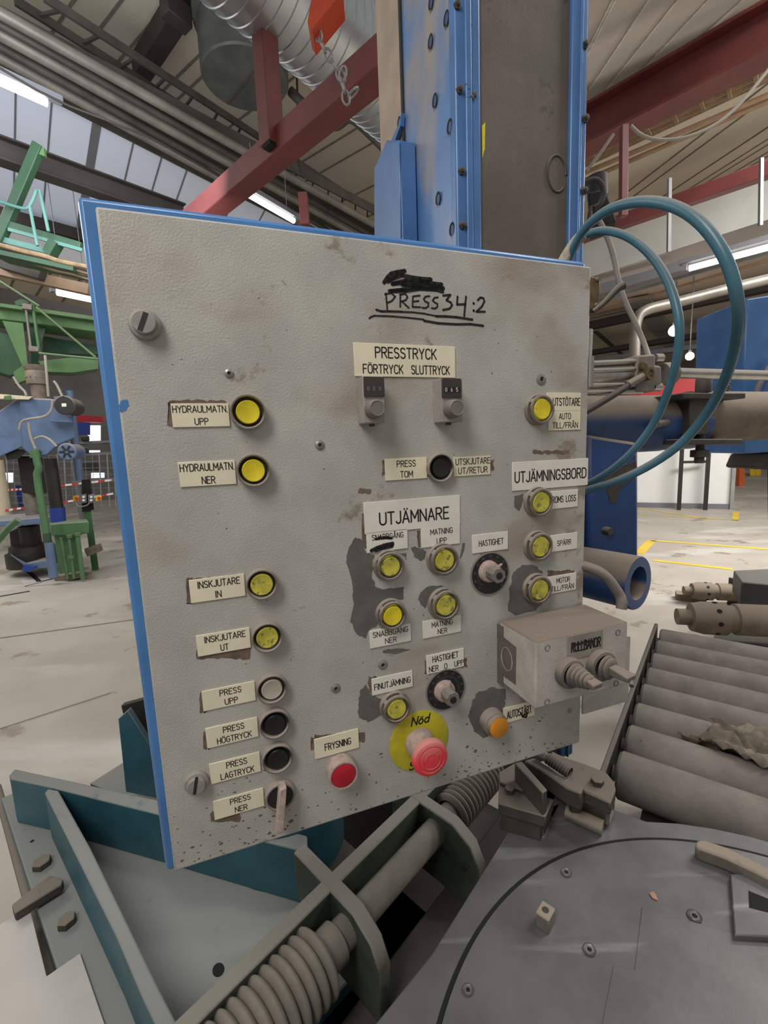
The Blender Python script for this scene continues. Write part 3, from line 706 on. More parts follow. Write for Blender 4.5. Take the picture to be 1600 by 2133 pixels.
def seams(mb, P, d1, d2, step, k0, k1, l0, l1, wd, off):
    """thin raised seams on a sloped roof plane: through P + d1*k*step along d2"""
    n = d1.cross(d2).normalized()
    if n.z > 0: n = -n
    for k in range(k0, k1):
        p = P + d1 * (k * step) + n * off
        s_ = d1 * wd / 2
        mb.box(p + d2 * ((l0 + l1) / 2), (wd, l1 - l0, .02), (d1, d2, n))
def sloped(P, d1, d2, a0, a1, b0, b1): return [P + d1 * a0 + d2 * b0, P + d1 * a1 + d2 * b0, P + d1 * a1 + d2 * b1, P + d1 * a0 + d2 * b1]
# each roof slope is one sheet of boards with seams along its fall
def slope(name, P, n, pts, mats, fall, seampx, L, wd):
    q = MB().mat(0).poly([pn(x, y, P, n) for x, y in pts]).mat(1)
    side = fall.cross(n).normalized()
    poly = [pn(x, y, P, n) for x, y in pts]
    for px in seampx:
        ww = px[2] if len(px) > 2 else wd
        c = pn(px[0], px[1], P, n); hit = []
        for i in range(len(poly)):      # clip the seam to the sheet
            A, B = poly[i] - c, poly[(i + 1) % len(poly)] - c
            sa, sb = A.dot(side), B.dot(side)
            if sa * sb < 0: hit.append((A + (B - A) * (sa / (sa - sb))).dot(fall))
        lo = max([h for h in hit if h < 0] or [-L / 2]); hi = min([h for h in hit if h > 0] or [L / 2])
        lo = max(lo, -L); hi = min(hi, L)
        q.box(c + fall * (lo + hi) / 2 - (n if n.z > 0 else -n) * .006, (ww, hi - lo, .012), (side, fall, n))
    return struct(q.build(name, mats, smooth=0))
RA = wray(-551, 1061).normalized(); PR = pz(750, 330, 7.0)
slope('ceiling', PR, HB.cross(RA).normalized(), [(-110, -40), (-110, -260), (950, -260), (950, 590), (800, 505)], ['roof_tan', 'roof_seam'], RA,
      [(304, 60), (140, 20), (440, 90), (560, 30), (640, 330), (710, 335), (760, 395), (790, 440), (690, 100), (230, 30)], 7, .035)
SL = wray(11, 1441).normalized(); PS = pz(0, 452, 5.0)
slope('ceiling_skylight', PS, HB.cross(SL).normalized(), [(-150, 395), (-150, 20), (0, 85), (640, 430), (760, 540), (760, 650), (160, 492)], ['skylight_panel', 'lamp_housing'], SL,
      [(105, 245), (190, 330, .10), (270, 330), (330, 350), (380, 380), (480, 430), (30, 330), (550, 440)], 7, .018)
A = pz(-150, 405, 4.95); B = pz(230, 508, 4.95)
struct(MB().bar(A, B, .12, .16).build('trim_1', 'crane_brown', smooth=0))
SR = wray(1051, 453).normalized(); PR2 = pz(1240, 200, 6.0); d1 = (pz(1600, 40, 6.0) - PR2).normalized()
slope('ceiling_slope', PR2, d1.cross(SR).normalized(), [(1150, -200), (1150, 300), (1240, 260), (1680, 30), (1680, -200)], ['roof_pale', 'seam_light'], SR,
      [(1240, 70), (1260, 40), (1310, 60), (1330, 100), (1480, 60, .05), (1400, 78), (1560, 25)], 8, .016)
SM = wray(771, 814).normalized(); PM = pz(1260, 470, 6.2); d2 = (pz(1600, 330, 6.2) - PM).normalized()
slope('ceiling_bay', PM, d2.cross(SM).normalized(), [(1170, 560), (1170, 290), (1680, 30), (1680, 420)], ['roof_tan', 'roof_seam'], SM,
      [(1300, 405), (1345, 390), (1395, 400), (1440, 370), (1480, 365), (1520, 350), (1560, 340), (1590, 330)], 9, .02)
ZF = 5.2
slope('ceiling_far', pz(1400, 700, ZF), UP, [(1150, 570), (1700, 440), (1700, 775), (1150, 800)], ['roof_tan', 'roof_seam'], HA,
      [(1300, 640), (1350, 660), (1420, 640), (1500, 610), (1300, 720), (1530, 690), (1560, 590)], 12, .05)
slope('ceiling_low', pz(60, 600, ZF), UP, [(-120, 520), (240, 590), (240, 690), (-120, 620)], ['roof_tan', 'roof_seam'], HA, [(25, 590), (85, 600), (140, 615)], 3, .04)
q = MB().poly([Vector((0, 0, 0)) + HB * 27 + HA * a + UP * z for a, z in ((-26, 0), (12, 0), (12, 5.3), (-26, 5.3))])
struct(q.build('wall_back', 'far_wall', smooth=0))
q = MB().poly([Vector((0, 0, 0)) + HA * 19 + HB * a + UP * z for a, z in ((-3, 0), (27, 0), (27, 6), (-3, 6))])
struct(q.build('wall_left', 'far_wall', smooth=0))
for i, (x0, y0, x1, y1) in enumerate([(183, 886, 207, 920), (186, 938, 206, 945), (190, 985, 215, 996), (10, 985, 24, 1005)]):
    struct(MB().prism(pvl([(x0, y0), (x1, y0), (x1, y1), (x0, y1)], 11.0), (0, .05, 0)).build('window_%d' % (i + 1), 'daylight_pane', smooth=0))

# ------------------------------------------------------------------ hall: long members, each laid level between two sighted points
def member(name, a, b, z, wd, ht, m, label, cat, rnd=False, grow=(0, 0), z2=None, group=None, parent=None):
    A = pz(*a, z); B = pz(*b, z if z2 is None else z2); d = (B - A).normalized()
    A = A - d * grow[0]; B = B + d * grow[1]
    q = MB()
    if rnd: q.cyl(A, B, wd / 2, 20)
    else: q.bar(A, B, wd, ht)
    o = q.build(name, m, parent, bevel=0 if rnd else min(wd, ht) * .06)
    return tag(o, label, cat, group) if label else o
def ibeam(name, a, b, z, wd, ht, m, label, grow=(1, 1)):
    A = pz(*a, z); B = pz(*b, z); d = (B - A).normalized(); A -= d * grow[0]; B += d * grow[1]
    q = MB().bar(A, B, wd * .12, ht)
    q.bar(A + UP * ht / 2, B + UP * ht / 2, wd, ht * .08).bar(A - UP * ht / 2, B - UP * ht / 2, wd, ht * .08)
    return tag(q.build(name, m, smooth=0), label, 'beam')

# cable tray and pipes over the left bay
t = thing('cable_tray', 'broad dark cable tray running diagonally under the tan roof', 'cable tray', pz(300, 250, 5.6))
q = MB().bar(pz(-200, -25, 5.62), pz(900, 560, 5.62), .62, .05); q.build('tray_floor', 'tray_dark', t)
MB().bar(pz(-200, -75, 5.6), pz(900, 500, 5.6), .03, .14).build('side_rail', 'ladder_grey', t)
MB().bar(pz(-200, 35, 5.6), pz(900, 610, 5.6), .03, .14).build('side_rail', 'ladder_grey', t)
for i, (y0, y1, r, m) in enumerate([(28, 480, .05, 'pipe_grey'), (52, 505, .035, 'tray_dark'), (72, 520, .055, 'pipe_grey'), (98, 545, .04, 'tray_dark'), (120, 560, .05, 'pipe_grey')]):
    tag(MB().cyl(pz(-60, y0 - (y1 - y0) / 780 * 60, 5.35), pz(800, y1, 5.35), r, 16).build('service_pipe', m),
        ['grey service pipe nearest the cable ladder', 'dark service pipe between the two upper grey ones', 'grey service pipe in the middle of the overhead run', 'dark service pipe second from the bright roof edge', 'lowest grey service pipe along the bright roof edge'][i], 'pipe', 'overhead service pipes')
t = thing('cable_ladder', 'thin dark cable ladder with rungs under the tan roof', 'cable ladder', pz(400, 200, 6.0))
a0, a1, b0, b1 = pz(90, -8, 6.0), pz(800, 455, 6.0), pz(30, 0, 6.0), pz(800, 490, 6.0)
MB().bar(a0, a1, .03, .09).build('ladder_rail', 'ladder_grey', t); MB().bar(b0, b1, .03, .09).build('ladder_rail', 'ladder_grey', t)
for k in range(16):
    f = (k + .5) / 16; MB().bar(a0.lerp(a1, f), b0.lerp(b1, f), .025, .03).build('rung', 'ladder_grey', t)
member('rafter', (392, -15), (292, 145), 6.7, .22, .25, 'crane_brown', 'dark steel rafter left of the hanging fan', 'beam')
member('rafter', (340, 6), (392, 46), 6.2, .16, .2, 'crane_brown', 'short dark steel brace behind the hanging fan', 'beam')

# hanging fan hood
c0 = pz(512, 168, 5.7); r = mpp(c0) * 88
f_ = thing('extractor_fan', 'large dark grey cylindrical fan hanging from the roof', 'fan', c0)
q = MB(); q.lathe([(0, 0), (r * .97, 0), (r, .02), (r, .5), (r * 1.08, .52), (r * 1.08, .62)], c0, UP, 40); q.build('drum', 'fan_grey', f_)
q = MB()
for k in range(20):
    an = 2 * PI * k / 20; q.box(c0 + Vector((math.cos(an), math.sin(an), 0)) * r * 1.0 + UP * .78, (.12, .03, .34), (Vector((-math.sin(an), math.cos(an), 0)), Vector((math.cos(an), math.sin(an), 0)), UP))
q.build('louvre_ring', 'tray_dark', f_)
MB().cyl(c0 + UP * .62, c0 + UP * 2.1, r * .8, 32).build('motor_housing', 'crane_brown', f_)
MB().lathe([(r * 1.08, .94), (r * 1.1, 1.0), (r * .8, 1.02)], c0, UP, 40).build('top_flange', 'fan_grey', f_)
MB().bar(c0 + HA * -r * .95 + UP * -.006, c0 + HA * r * .95 + UP * -.006, .02, .012).build('seam_strip', 'tray_dark', f_)

# spiral duct
A = pz(580, -30, 4.7); B = pz(860, 235, 4.7); r = mpp(A.lerp(B, .5)) * 88
d = (B - A).normalized(); L = (B - A).length
pr = []
n = 30
for k in range(n):
    h = -.6 + (L + 1.2) * k / n; pr += [(r, h), (r, h + (L + 1.2) / n * .84), (r * 1.022, h + (L + 1.2) / n * .88), (r * 1.022, h + (L + 1.2) / n * .96)]
tag(MB().lathe(pr, A, d, 48).build('spiral_duct', 'duct_silver', smooth=60), 'silver spiral ventilation duct crossing to the column', 'duct')

# red steelwork on the left
rb = thing('red_beam', 'dark red box beam rising from panel towards the column', 'beam', pz(600, 290, 3.7))
A = pz(432, 437, 3.7); B = pz(822, 108, 3.7); d = (B - A).normalized()
MB().bar(A - d * .6, B + d * .3, .17, .17).build('beam', 'red_oxide', rb, bevel=.008)
P = pz(566, 290, 3.72); MB().bar(P - UP * .05, pz(552, 40, 3.7).lerp(P, 0) * 0 + P + UP * 1.7, .13, .13, d).build('post', 'red_oxide', rb, bevel=.006)
MB().bar(P - UP * .075 + Vector((.0, -.02, 0)), P - UP * .05 + Vector((0, -.02, 0)), .09, .09, d).build('open_end', 'groove_black', rb)
tag(MB().bar(pv(636, 470, 6.65), pv(631, 404, 6.65), .12, .12, Vector((0, 1, 0))).build('red_post', 'red_oxide', bevel=.005), 'short red post above the panel top edge', 'post')
br = MB().prism(pvl([(652, -20), (715, -20), (650, 60), (640, 44)], 2.6), (0, .16, 0)).build('hanging_bracket', 'red_orange', bevel=.004)
tag(br, 'orange red steel bracket holding the chain at the top edge', 'bracket')
# chain from the bracket to the beam
def chain(name, path, r, label):
    t = thing(name, label, 'chain', path[0])
    P = [Vector(p) for p in path]
    tot = sum((P[i + 1] - P[i]).length for i in range(len(P) - 1)); n = max(4, int(tot / (r * 5.0)))
    for k in range(n):
        s = tot * (k + .5) / n; i = 0
        while s > (P[i + 1] - P[i]).length and i < len(P) - 2: s -= (P[i + 1] - P[i]).length; i += 1
        dd = (P[i + 1] - P[i]).normalized(); c = P[i] + dd * s
        e = dd.cross(Vector((.3, .9, .2))).normalized()
        if k % 2: e = dd.cross(e)
        pts = [c + dd * (math.sin(a) * r * 3.2) + e * (math.cos(a) * r * 1.8) for a in [2 * PI * j / 10 for j in range(11)]]
        MB().tube(pts, r * .55, 6).build('link', 'galvanised', t)
chain('hoist_chain', pvl([(657, 60), (672, 95), (700, 140), (716, 168)], 2.66), .011, 'steel chain slung from orange bracket to the red beam')
chain('hoist_chain', pvl([(716, 140), (712, 170), (722, 208), (734, 195), (744, 185)], 2.62), .011, 'loose end of steel chain looped round the red beam')
tag(MB().tube(pvl([(605, 190), (640, 225), (690, 262), (705, 262), (728, 240), (760, 268), (810, 318)], 6.2), .055, 12, 2).build('conduit_pipe', 'tray_dark'), 'black bent pipe behind the red beam', 'pipe')
tag(MB().tube(pvl([(617, 120), (620, 200), (619, 290), (622, 355), (640, 375)], 6.6), .014, 8, 2).build('hanging_cable', 'crane_brown'), 'thin dark cable hanging beside the extractor fan', 'cable')
tag(MB().tube(pz(0, 0, 0) and [pz(-40, 118, 4.6), pz(110, 208, 4.6), pz(240, 257, 4.6), pz(332, 296, 4.6), pz(470, 375, 4.6)], .010, 8, 1).build('strung_wire', 'crane_brown'), 'thin wire strung across the bright sloped roof', 'cable')

def lamp(name, a, b, z, label, hw=.10, r=.045, up_off=.10, hang=0):
    A = pz(*a, z); B = pz(*b, z); d = (B - A).normalized()
    t = thing(name, label, 'ceiling light', A.lerp(B, .5))
    MB().cyl(A, B, r, 16).build('light_tube', 'lamp_tube', t)
    MB().bar(A - d * .12 + UP * up_off, B + d * .12 + UP * up_off, hw, .06).build('lamp_housing', 'lamp_housing', t, bevel=.004)
    MB().box(A - d * .05 + UP * up_off * .4, (.05, hw * .8, up_off * 1.2), (d, UP.cross(d), UP)).build('end_cap', 'lamp_housing', t)
    if hang:
        for f in (.15, .85): MB().cyl(A.lerp(B, f) + UP * (up_off + .03), A.lerp(B, f) + UP * (up_off + hang), .005, 8).build('hanger', 'lamp_housing', t)
    return t
lamp('strip_light', (-60, 142), (98, 214), 4.6, 'strip light at the left edge below the pipes', r=.032, hw=.07, up_off=.07)
lamp('strip_light', (512, 402), (612, 460), 4.7, 'strip light just above the panel top edge', r=.035, hw=.08, up_off=.08, hang=.55)
lamp('strip_light', (1436, 559), (1680, 494), 3.75, 'long strip light at right behind the teal hoses', r=.038)
t_ = lamp('strip_light', (119, 607), (190, 622), 3.7, 'strip light end on above the green girder', r=.05, hang=1.4)

# crane beam and green gantry at the left edge
ibeam('crane_beam', (-30, 303), (330, 430), 4.4, .16, .20, 'crane_brown', 'dark brown crane beam in front of the bright roof', (1, .3))
gp = thing('gantry_frame', 'green steel gantry with sloped post and ladder hoops', 'gantry', pv(60, 540, 4.6))
MB().bar(pv(82, 302, 4.6), pv(-4, 505, 4.6), .09, .07, Vector((0, 1, 0))).build('sloped_post', 'hall_green_dark', gp, bevel=.006)  # darker green paints in the gantry's backlit silhouette
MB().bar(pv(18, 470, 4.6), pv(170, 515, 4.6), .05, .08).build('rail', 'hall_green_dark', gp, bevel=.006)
MB().bar(pv(18, 478, 4.58), pv(172, 521, 4.58), .02, .03).build('rail', 'mint_green', gp)
MB().bar(pv(8, 500, 4.6), pv(104, 524, 4.6), .02, .05).build('rail', 'mint_green', gp)
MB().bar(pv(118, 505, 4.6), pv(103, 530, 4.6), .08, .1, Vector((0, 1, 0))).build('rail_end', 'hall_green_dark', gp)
for pts in ([(-6, 418), (30, 430), (55, 436), (64, 428), (80, 386), (90, 430), (101, 482)], [(62, 430), (70, 472), (78, 512)]):
    MB().tube(pvl(pts, 4.5), .014, 10, 1).build('ladder_hoop', 'mint_green', gp)
MB().prism(pvl([(72, 318), (80, 301), (91, 308), (93, 325)], 4.58), (0, .03, 0)).build('post_cap', 'hall_green', gp)
cb = thing('cable_bundle', 'dusty bundle of brown cables on tray at left edge', 'cables', pv(80, 545, 4.4))
for k in range(5):
    MB().tube([pv(x, 508 + k * 5 + (x + 10) * .26 + random.uniform(-2, 2), 4.35 + .03 * k) for x in range(-10, 200, 26)], .02, 8, 1).build('cable', ('cable_bundle', 'tray_dark')[k % 2], cb)
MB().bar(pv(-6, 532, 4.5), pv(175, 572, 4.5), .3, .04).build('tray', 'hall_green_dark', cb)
tag(MB().prism(pvl([(-6, 525), (88, 548), (78, 580), (-6, 556)], 4.75), (0, .1, 0)).build('drive_box', 'tray_dark', bevel=.01), 'dark box hung under the green gantry', 'box')
tag(MB().bar(pv(-6, 562, 4.9), pv(190, 605, 4.9), .1, .1).build('crane_rail', 'copper_pipe'), 'brown rail pipe below the cable bundle', 'pipe')
tag(MB().prism(pvl([(-10, 596), (215, 650), (215, 700), (-10, 648)], 7.6), (0, .3, 0)).build('dark_girder', 'crane_brown'), 'dark girder behind the green press top', 'beam')
# ------------------------------------------------------------------ green and blue press, left background
YB = 6.0
def bprism(pts, Y, dep, name, m, parent=None, bevel=.0, label=None):
    v = wray(pts[0][0], pts[0][1]); v.z = 0
    return MB().prism(pvl(pts, Y), v.normalized() * dep).build(name, m, parent, bevel=bevel, label=label)
def bcyl(a, b, Y, rpx, name, m, parent=None, Y2=None, seg=20):
    A = pv(*a, Y); B = pv(*b, Y2 or Y); return MB().cyl(A, B, rpx * mpp(A), seg).build(name, m, parent)
pr_ = thing('forging_press', 'green and blue drilling press in the left background', 'press', pz(95, 1195, 0))
bprism([(-10, 636), (60, 642), (205, 668), (205, 692), (60, 672), (-10, 664)], YB, .5, 'top_girder', 'hall_green', pr_, .01)
bprism([(-10, 630), (205, 660), (205, 668), (-10, 637)], YB - .1, .7, 'girder_flange', 'hall_green', pr_)
bprism([(5, 668), (48, 673), (58, 760), (48, 765)], YB - .05, .06, 'gusset', 'hall_green', pr_)
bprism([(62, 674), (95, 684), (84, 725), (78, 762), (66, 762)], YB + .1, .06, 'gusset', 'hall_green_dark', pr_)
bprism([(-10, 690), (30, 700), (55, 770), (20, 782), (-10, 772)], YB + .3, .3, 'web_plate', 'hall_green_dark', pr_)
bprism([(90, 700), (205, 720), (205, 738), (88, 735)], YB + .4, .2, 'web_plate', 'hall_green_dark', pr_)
bprism([(80, 752), (176, 742), (205, 745), (205, 768), (150, 776), (92, 774)], YB, .3, 'lower_ring', 'hall_green', pr_)
bprism([(28, 775), (56, 755), (58, 790), (32, 800)], YB + .1, .2, 'gusset', 'hall_green', pr_)
bcyl((53, 632), (64, 722), YB - .2, 2.6, 'guide_rod', 'pipe_grey', pr_); bcyl((68, 632), (83, 738), YB - .2, 3.2, 'guide_rod', 'hall_green', pr_)
bprism([(46, 632), (66, 634), (66, 645), (46, 642)], YB - .25, .12, 'rod_clamp', 'dusty_steel', pr_); bprism([(59, 720), (80, 722), (80, 732), (61, 731)], YB - .25, .12, 'rod_clamp', 'dusty_steel', pr_)
bprism([(30, 628), (44, 622), (60, 628), (58, 636), (34, 636)], YB - .1, .2, 'cap_plate', 'hall_green_dark', pr_)
for a, b in (((-5, 583), (82, 638)), ((76, 640), (200, 745)), ((82, 736), (205, 748))): bcyl(a, b, YB - .3, 2.4, 'stay_rod', 'hall_green', pr_)
A = pv(74, 762, YB); m_ = mpp(A)
MB().lathe([(20 * m_, 0), (20 * m_, -8 * m_), (18 * m_, -11 * m_), (19.5 * m_, -14 * m_), (19.5 * m_, -38 * m_), (14 * m_, -40 * m_), (14 * m_, -70 * m_)], A, UP, 28).build('spindle', 'rust_tube', pr_)
for k in range(7):
    an = -PI * (k + .5) / 7; MB().cyl(A + Vector((math.cos(an), math.sin(an), 0)) * 19 * m_ - UP * 24 * m_, A + Vector((math.cos(an), math.sin(an), 0)) * 21 * m_ - UP * 24 * m_, 2 * m_, 8).build('bolt', 'dusty_steel', pr_)
bprism([(40, 828), (104, 830), (150, 838), (158, 912), (120, 928), (98, 950), (60, 946), (46, 932)], YB - .3, .9, 'press_head', 'press_blue', pr_, .02)
bprism([(-10, 862), (40, 828), (48, 930), (-10, 955)], YB - .25, .1, 'side_plate', 'press_blue', pr_, .01)
bprism([(-10, 820), (68, 826), (60, 832), (-10, 830)], YB - .35, .1, 'top_pipe', 'silo_cream', pr_)
bprism([(8, 824), (24, 822), (24, 834), (8, 834)], YB - .45, .1, 'valve', 'hall_green', pr_, .01)
def motor(px, py, rx, Y, body, face, nm, spokes=0):
    A = pv(px, py, Y); m_ = mpp(A); mr = rx * m_; ax = Vector((.25, -1, 0)).normalized()
    o = MB().lathe([(0, -.32), (mr * .95, -.30), (mr * .95, -.05), (mr * 1.05, -.04), (mr * 1.05, 0), (mr * .9, .015)], A, ax, 28).build('motor', body, pr_)
    MB().lathe([(mr * .92, .0152), (0, .0152)], A, ax, 28).build('fan_cover', face, o)
    if spokes:
        for k in range(6):
            an = 2 * PI * k / 6; e1 = ax.cross(UP).normalized(); d = e1 * math.cos(an) + UP * math.sin(an)
            MB().bar(A + ax * .02 + d * mr * .2, A + ax * .02 + d * mr * .8, mr * .22, .01, ax).build('vent_slot', 'press_black', o)
    else: MB().box(A + ax * .02, (mr * .5, .004, mr * .35)).build('rating_plate', 'label_cream', o)
motor(135, 844, 19, YB - .6, 'dark_iron', 'press_black', 'm')
motor(140, 941, 17, YB - .6, 'press_blue', 'press_blue', 'm', 1)
bprism([(112, 826), (142, 824), (144, 834), (114, 836)], YB - .55, .1, 'terminal_box', 'press_blue', pr_, .005)
bprism([(104, 866), (150, 868), (150, 880), (104, 878)], YB - .45, .1, 'motor_bracket', 'press_blue', pr_)
bcyl((144, 814), (166, 1000), YB + .3, 7.5, 'blue_pipe', 'press_blue', pr_)
for pts in ([(110, 834), (108, 855), (95, 868), (66, 872), (44, 876), (40, 895)], [(72, 914), (88, 908), (104, 915), (118, 930)], [(60, 880), (62, 905), (74, 935)], [(28, 785), (40, 805), (52, 815), (55, 824)], [(112, 794), (118, 800), (130, 826)], [(94, 740), (98, 790), (101, 826)]):
    MB().tube(pvl(pts, YB - .62), .014, 8, 2).build('cable', 'cable_grey', pr_)
bprism([(8, 932), (58, 938), (40, 955), (14, 958)], YB - .2, .4, 'under_box', 'press_black', pr_)
bprism([(36, 950), (88, 952), (98, 1025), (88, 1032), (46, 1026)], YB, .4, 'ram_housing', 'press_black', pr_, .01)
bcyl((62, 1026), (70, 1075), YB + .1, 13, 'ram', 'dusty_steel', pr_)
bcyl((104, 955), (119, 1062), YB - .3, 12, 'guide_column', 'press_black', pr_)
bcyl((119, 1057), (122, 1090), YB - .3, 13.5, 'column_sleeve', 'press_navy', pr_)
bprism([(-10, 1086), (104, 1076), (108, 1090), (-10, 1098)], YB - .3, .8, 'work_bed', 'press_blue', pr_, .01)
A = pv(66, 1135, YB); m_ = mpp(A)
MB().lathe([(0, -42 * m_), (46 * m_, -42 * m_), (46 * m_, -14 * m_), (40 * m_, -12 * m_), (38 * m_, 0), (18 * m_, 2 * m_), (18 * m_, 40 * m_)], A, UP, 32).build('round_pedestal', 'press_black', pr_)
bprism([(20, 1110), (48, 1095), (50, 1150), (24, 1150)], YB + .1, .1, 'pedestal_gusset', 'press_black', pr_)
bprism([(22, 1156), (60, 1185), (100, 1182), (98, 1168), (56, 1175)], YB - .35, .3, 'base_rim', 'press_blue', pr_)
q = MB().tube(pvl([(75, 936), (77, 962), (82, 975), (76, 990), (90, 1070), (97, 1112)], YB - .65), 7 * mpp(pv(80, 1000, YB - .65)), 16, 1); q.build('green_pipe', 'press_green', pr_)
bcyl((97, 1110), (99, 1130), YB - .65, 7.4, 'pipe_joint', 'hall_green_dark', pr_); bcyl((102, 1130), (112, 1202), YB - .65, 8.6, 'pipe_foot', 'press_blue', pr_)
bprism([(60, 938), (88, 940), (86, 952), (62, 954)], YB - .6, .1, 'pipe_clamp', 'press_green', pr_)
# hydraulic block with three pipes, beside the press
hb_ = thing('hydraulic_unit', 'green hydraulic cylinder block with three pipes on the floor', 'hydraulic unit', pz(150, 1200, 0))
YH = 5.5
bprism([(104, 1092), (128, 1090), (185, 1086), (186, 1110), (160, 1115), (108, 1116)], YH, .3, 'manifold', 'press_green', hb_, .01)
bprism([(112, 1114), (166, 1112), (172, 1196), (124, 1202)], YH + .1, .3, 'body', 'press_green', hb_, .01)
for a, b, r in (((127, 1120), (141, 1206), 3.4), ((144, 1118), (155, 1205), 3.2), ((161, 1112), (173, 1207), 4.4)): bcyl(a, b, YH - .05, r, 'pipe', 'press_green', hb_)
for x, y in ((146, 1117), (149, 1160), (162, 1113)): bcyl((x - .5, y - 3), (x + .5, y + 3), YH - .05, 6.5, 'pipe_fitting', 'hall_green', hb_)
bprism([(110, 1202), (150, 1196), (190, 1190), (192, 1196), (150, 1208), (116, 1212)], YH, .3, 'foot_plate', 'rust_tube', hb_)
cp = thing('control_post', 'green floor post carrying a small operator box', 'control post', pz(199, 1190, 0))
YP = 6.0
bprism([(174, 1058), (189, 1056), (206, 1186), (192, 1190)], YP, .08, 'post', 'press_green', cp, .005)
bprism([(170, 1000), (188, 998), (196, 1062), (171, 1066)], YP - .02, .1, 'back_plate', 'press_black', cp)
for x0 in (167, 183):
    o = bprism([(x0, 1031), (x0 + 13, 1029), (x0 + 14, 1047), (x0 + 1, 1049)], YP - .1, .08, 'button_box', 'lamp_housing', cp, .004)
    for yy in (1035, 1042): bcyl((x0 + 7, yy), (x0 + 7, yy), YP - .12, 2.4, 'button', 'label_white', o, Y2=YP - .09)
for x0 in (152, 199):
    o = bprism([(x0, 1034), (x0 + 12, 1032), (x0 + 12, 1043), (x0, 1044)], YP - .1, .06, 'stop_box', 'vehicle_yellow', cp, .004)
    bcyl((x0 + 7, 1038), (x0 + 7, 1038), YP - .14, 3.2, 'stop_button', 'cap_red', o, Y2=YP - .09)
MB().tube(pvl([(158, 1045), (162, 1056), (180, 1054), (186, 1048)], YP - .1), .008, 8, 2).build('cable', 'cable_grey', cp)
tag(bprism([(176, 1148), (212, 1136), (215, 1146), (182, 1160)], 5.7, .2, 'warning_board', 'rust_tube', None, .003), 'dusty board leaning on green control post', 'board')
bprism([(50, 1178), (76, 1180), (64, 1192), (46, 1190)], YB - .4, .1, 'foot_sheet', 'press_navy', pr_, .003)
MBt = MB().tube(pvl([(-6, 1128), (18, 1100), (38, 1082)], 4.3), .03, 12).build('lever_bar', 'press_green'); tag(MBt, 'green lever bar poking in at the left edge', 'bar')
A = pv(-4, 1085, 7.5); m_ = mpp(A)
tag(MB().lathe([(0, 0), (24 * m_, 0), (24 * m_, 125 * m_), (0, 125 * m_)], A - UP * 0, UP, 28).build('cream_tank', 'silo_cream'), 'cream round tank behind the press at the left edge', 'tank')
# fence, rack, tape and red crane beam far behind the press
fn = thing('mesh_fence', 'grey wire mesh fence far behind the press', 'fence', pv(170, 1050, 8.5))
for x in (12, 118, 132, 205, 222, 235):
    bprism([(x, 945), (x + 2.4, 945), (x + 8, 1056), (x + 5.5, 1056)], 8.5, .04, 'fence_post', 'galvanised', fn)
q = MB()
for k in range(16): q.bar(pv(12 + 15 * k, 950, 8.52), pv(18 + 15 * k, 1050, 8.52), .006, .006, Vector((0, 1, 0)))
for k in range(8): q.bar(pv(10, 950 + 14 * k, 8.52), pv(240, 946 + 14 * k, 8.52), .006, .006, Vector((0, 1, 0)))
q.build('wire_mesh', 'galvanised', fn, smooth=0)
rk = thing('storage_rack', 'grey rack shelves with black goods behind the press', 'shelf rack', pv(190, 990, 9.6))
for y in (920, 944, 1000): bprism([(150, y), (260, y - 4), (260, y + 1), (150, y + 6)], 9.6, .8, 'shelf', 'lamp_housing', rk)
bprism([(162, 880), (188, 880), (188, 905), (162, 905)], 10.2, .3, 'rack_panel', 'press_navy', rk)
for x in (158, 246):
    p = pv(x, 1000, 9.6); MB().bar(Vector((p.x, p.y + .05, 0)), p + UP * .9, .08, .08).build('upright', 'lamp_housing', rk)
for x0, y0, x1, y1 in ((168, 908, 186, 918), (168, 932, 184, 943), (172, 962, 208, 980), (40, 965, 60, 995)):
    bprism([(x0, y0), (x1, y0 - 1), (x1 + 1, y1), (x0 + 2, y1)], 9.5, .4, 'load', 'crate_dark', rk, .02)
tag(bprism([(152, 864), (215, 868), (215, 880), (152, 878)], 10.5, .2, 'red_crane_beam', 'fascia_red'), 'bright red beam behind the press and rack', 'beam')
for i, (a, b, lab) in enumerate([((10, 1021), (45, 1019), 'short red and white tape behind the green pipe'), ((122, 1012), (232, 1000), 'upper red and white barrier tape beside the panel'), ((-6, 1066), (60, 1056), 'red and white tape across the cream tank'), ((128, 1047), (236, 1028), 'lower red and white barrier tape beside the panel')]):
    q = MB(); n = 8
    for k in range(n):
        f0, f1 = k / n, (k + 1) / n
        P = [(a[0] + (b[0] - a[0]) * f, a[1] + (b[1] - a[1]) * f) for f in (f0, f1)]
        q.mat(k % 2).prism(pvl([(P[0][0], P[0][1] - 2), (P[1][0], P[1][1] - 2), (P[1][0], P[1][1] + 2), (P[0][0], P[0][1] + 2)], 8.4 if i != 2 else 7.45), (0, .003, 0))
    tag(q.build('barrier_tape', ['tape_red', 'tape_white'], smooth=0), lab, 'tape', 'barrier tapes behind the press')
tag(bprism([(32, 1012), (44, 1012), (50, 1058), (40, 1058)], 14.0, .4, 'blue_cart', 'press_navy', None, .02), 'small blue cart behind the press', 'cart')

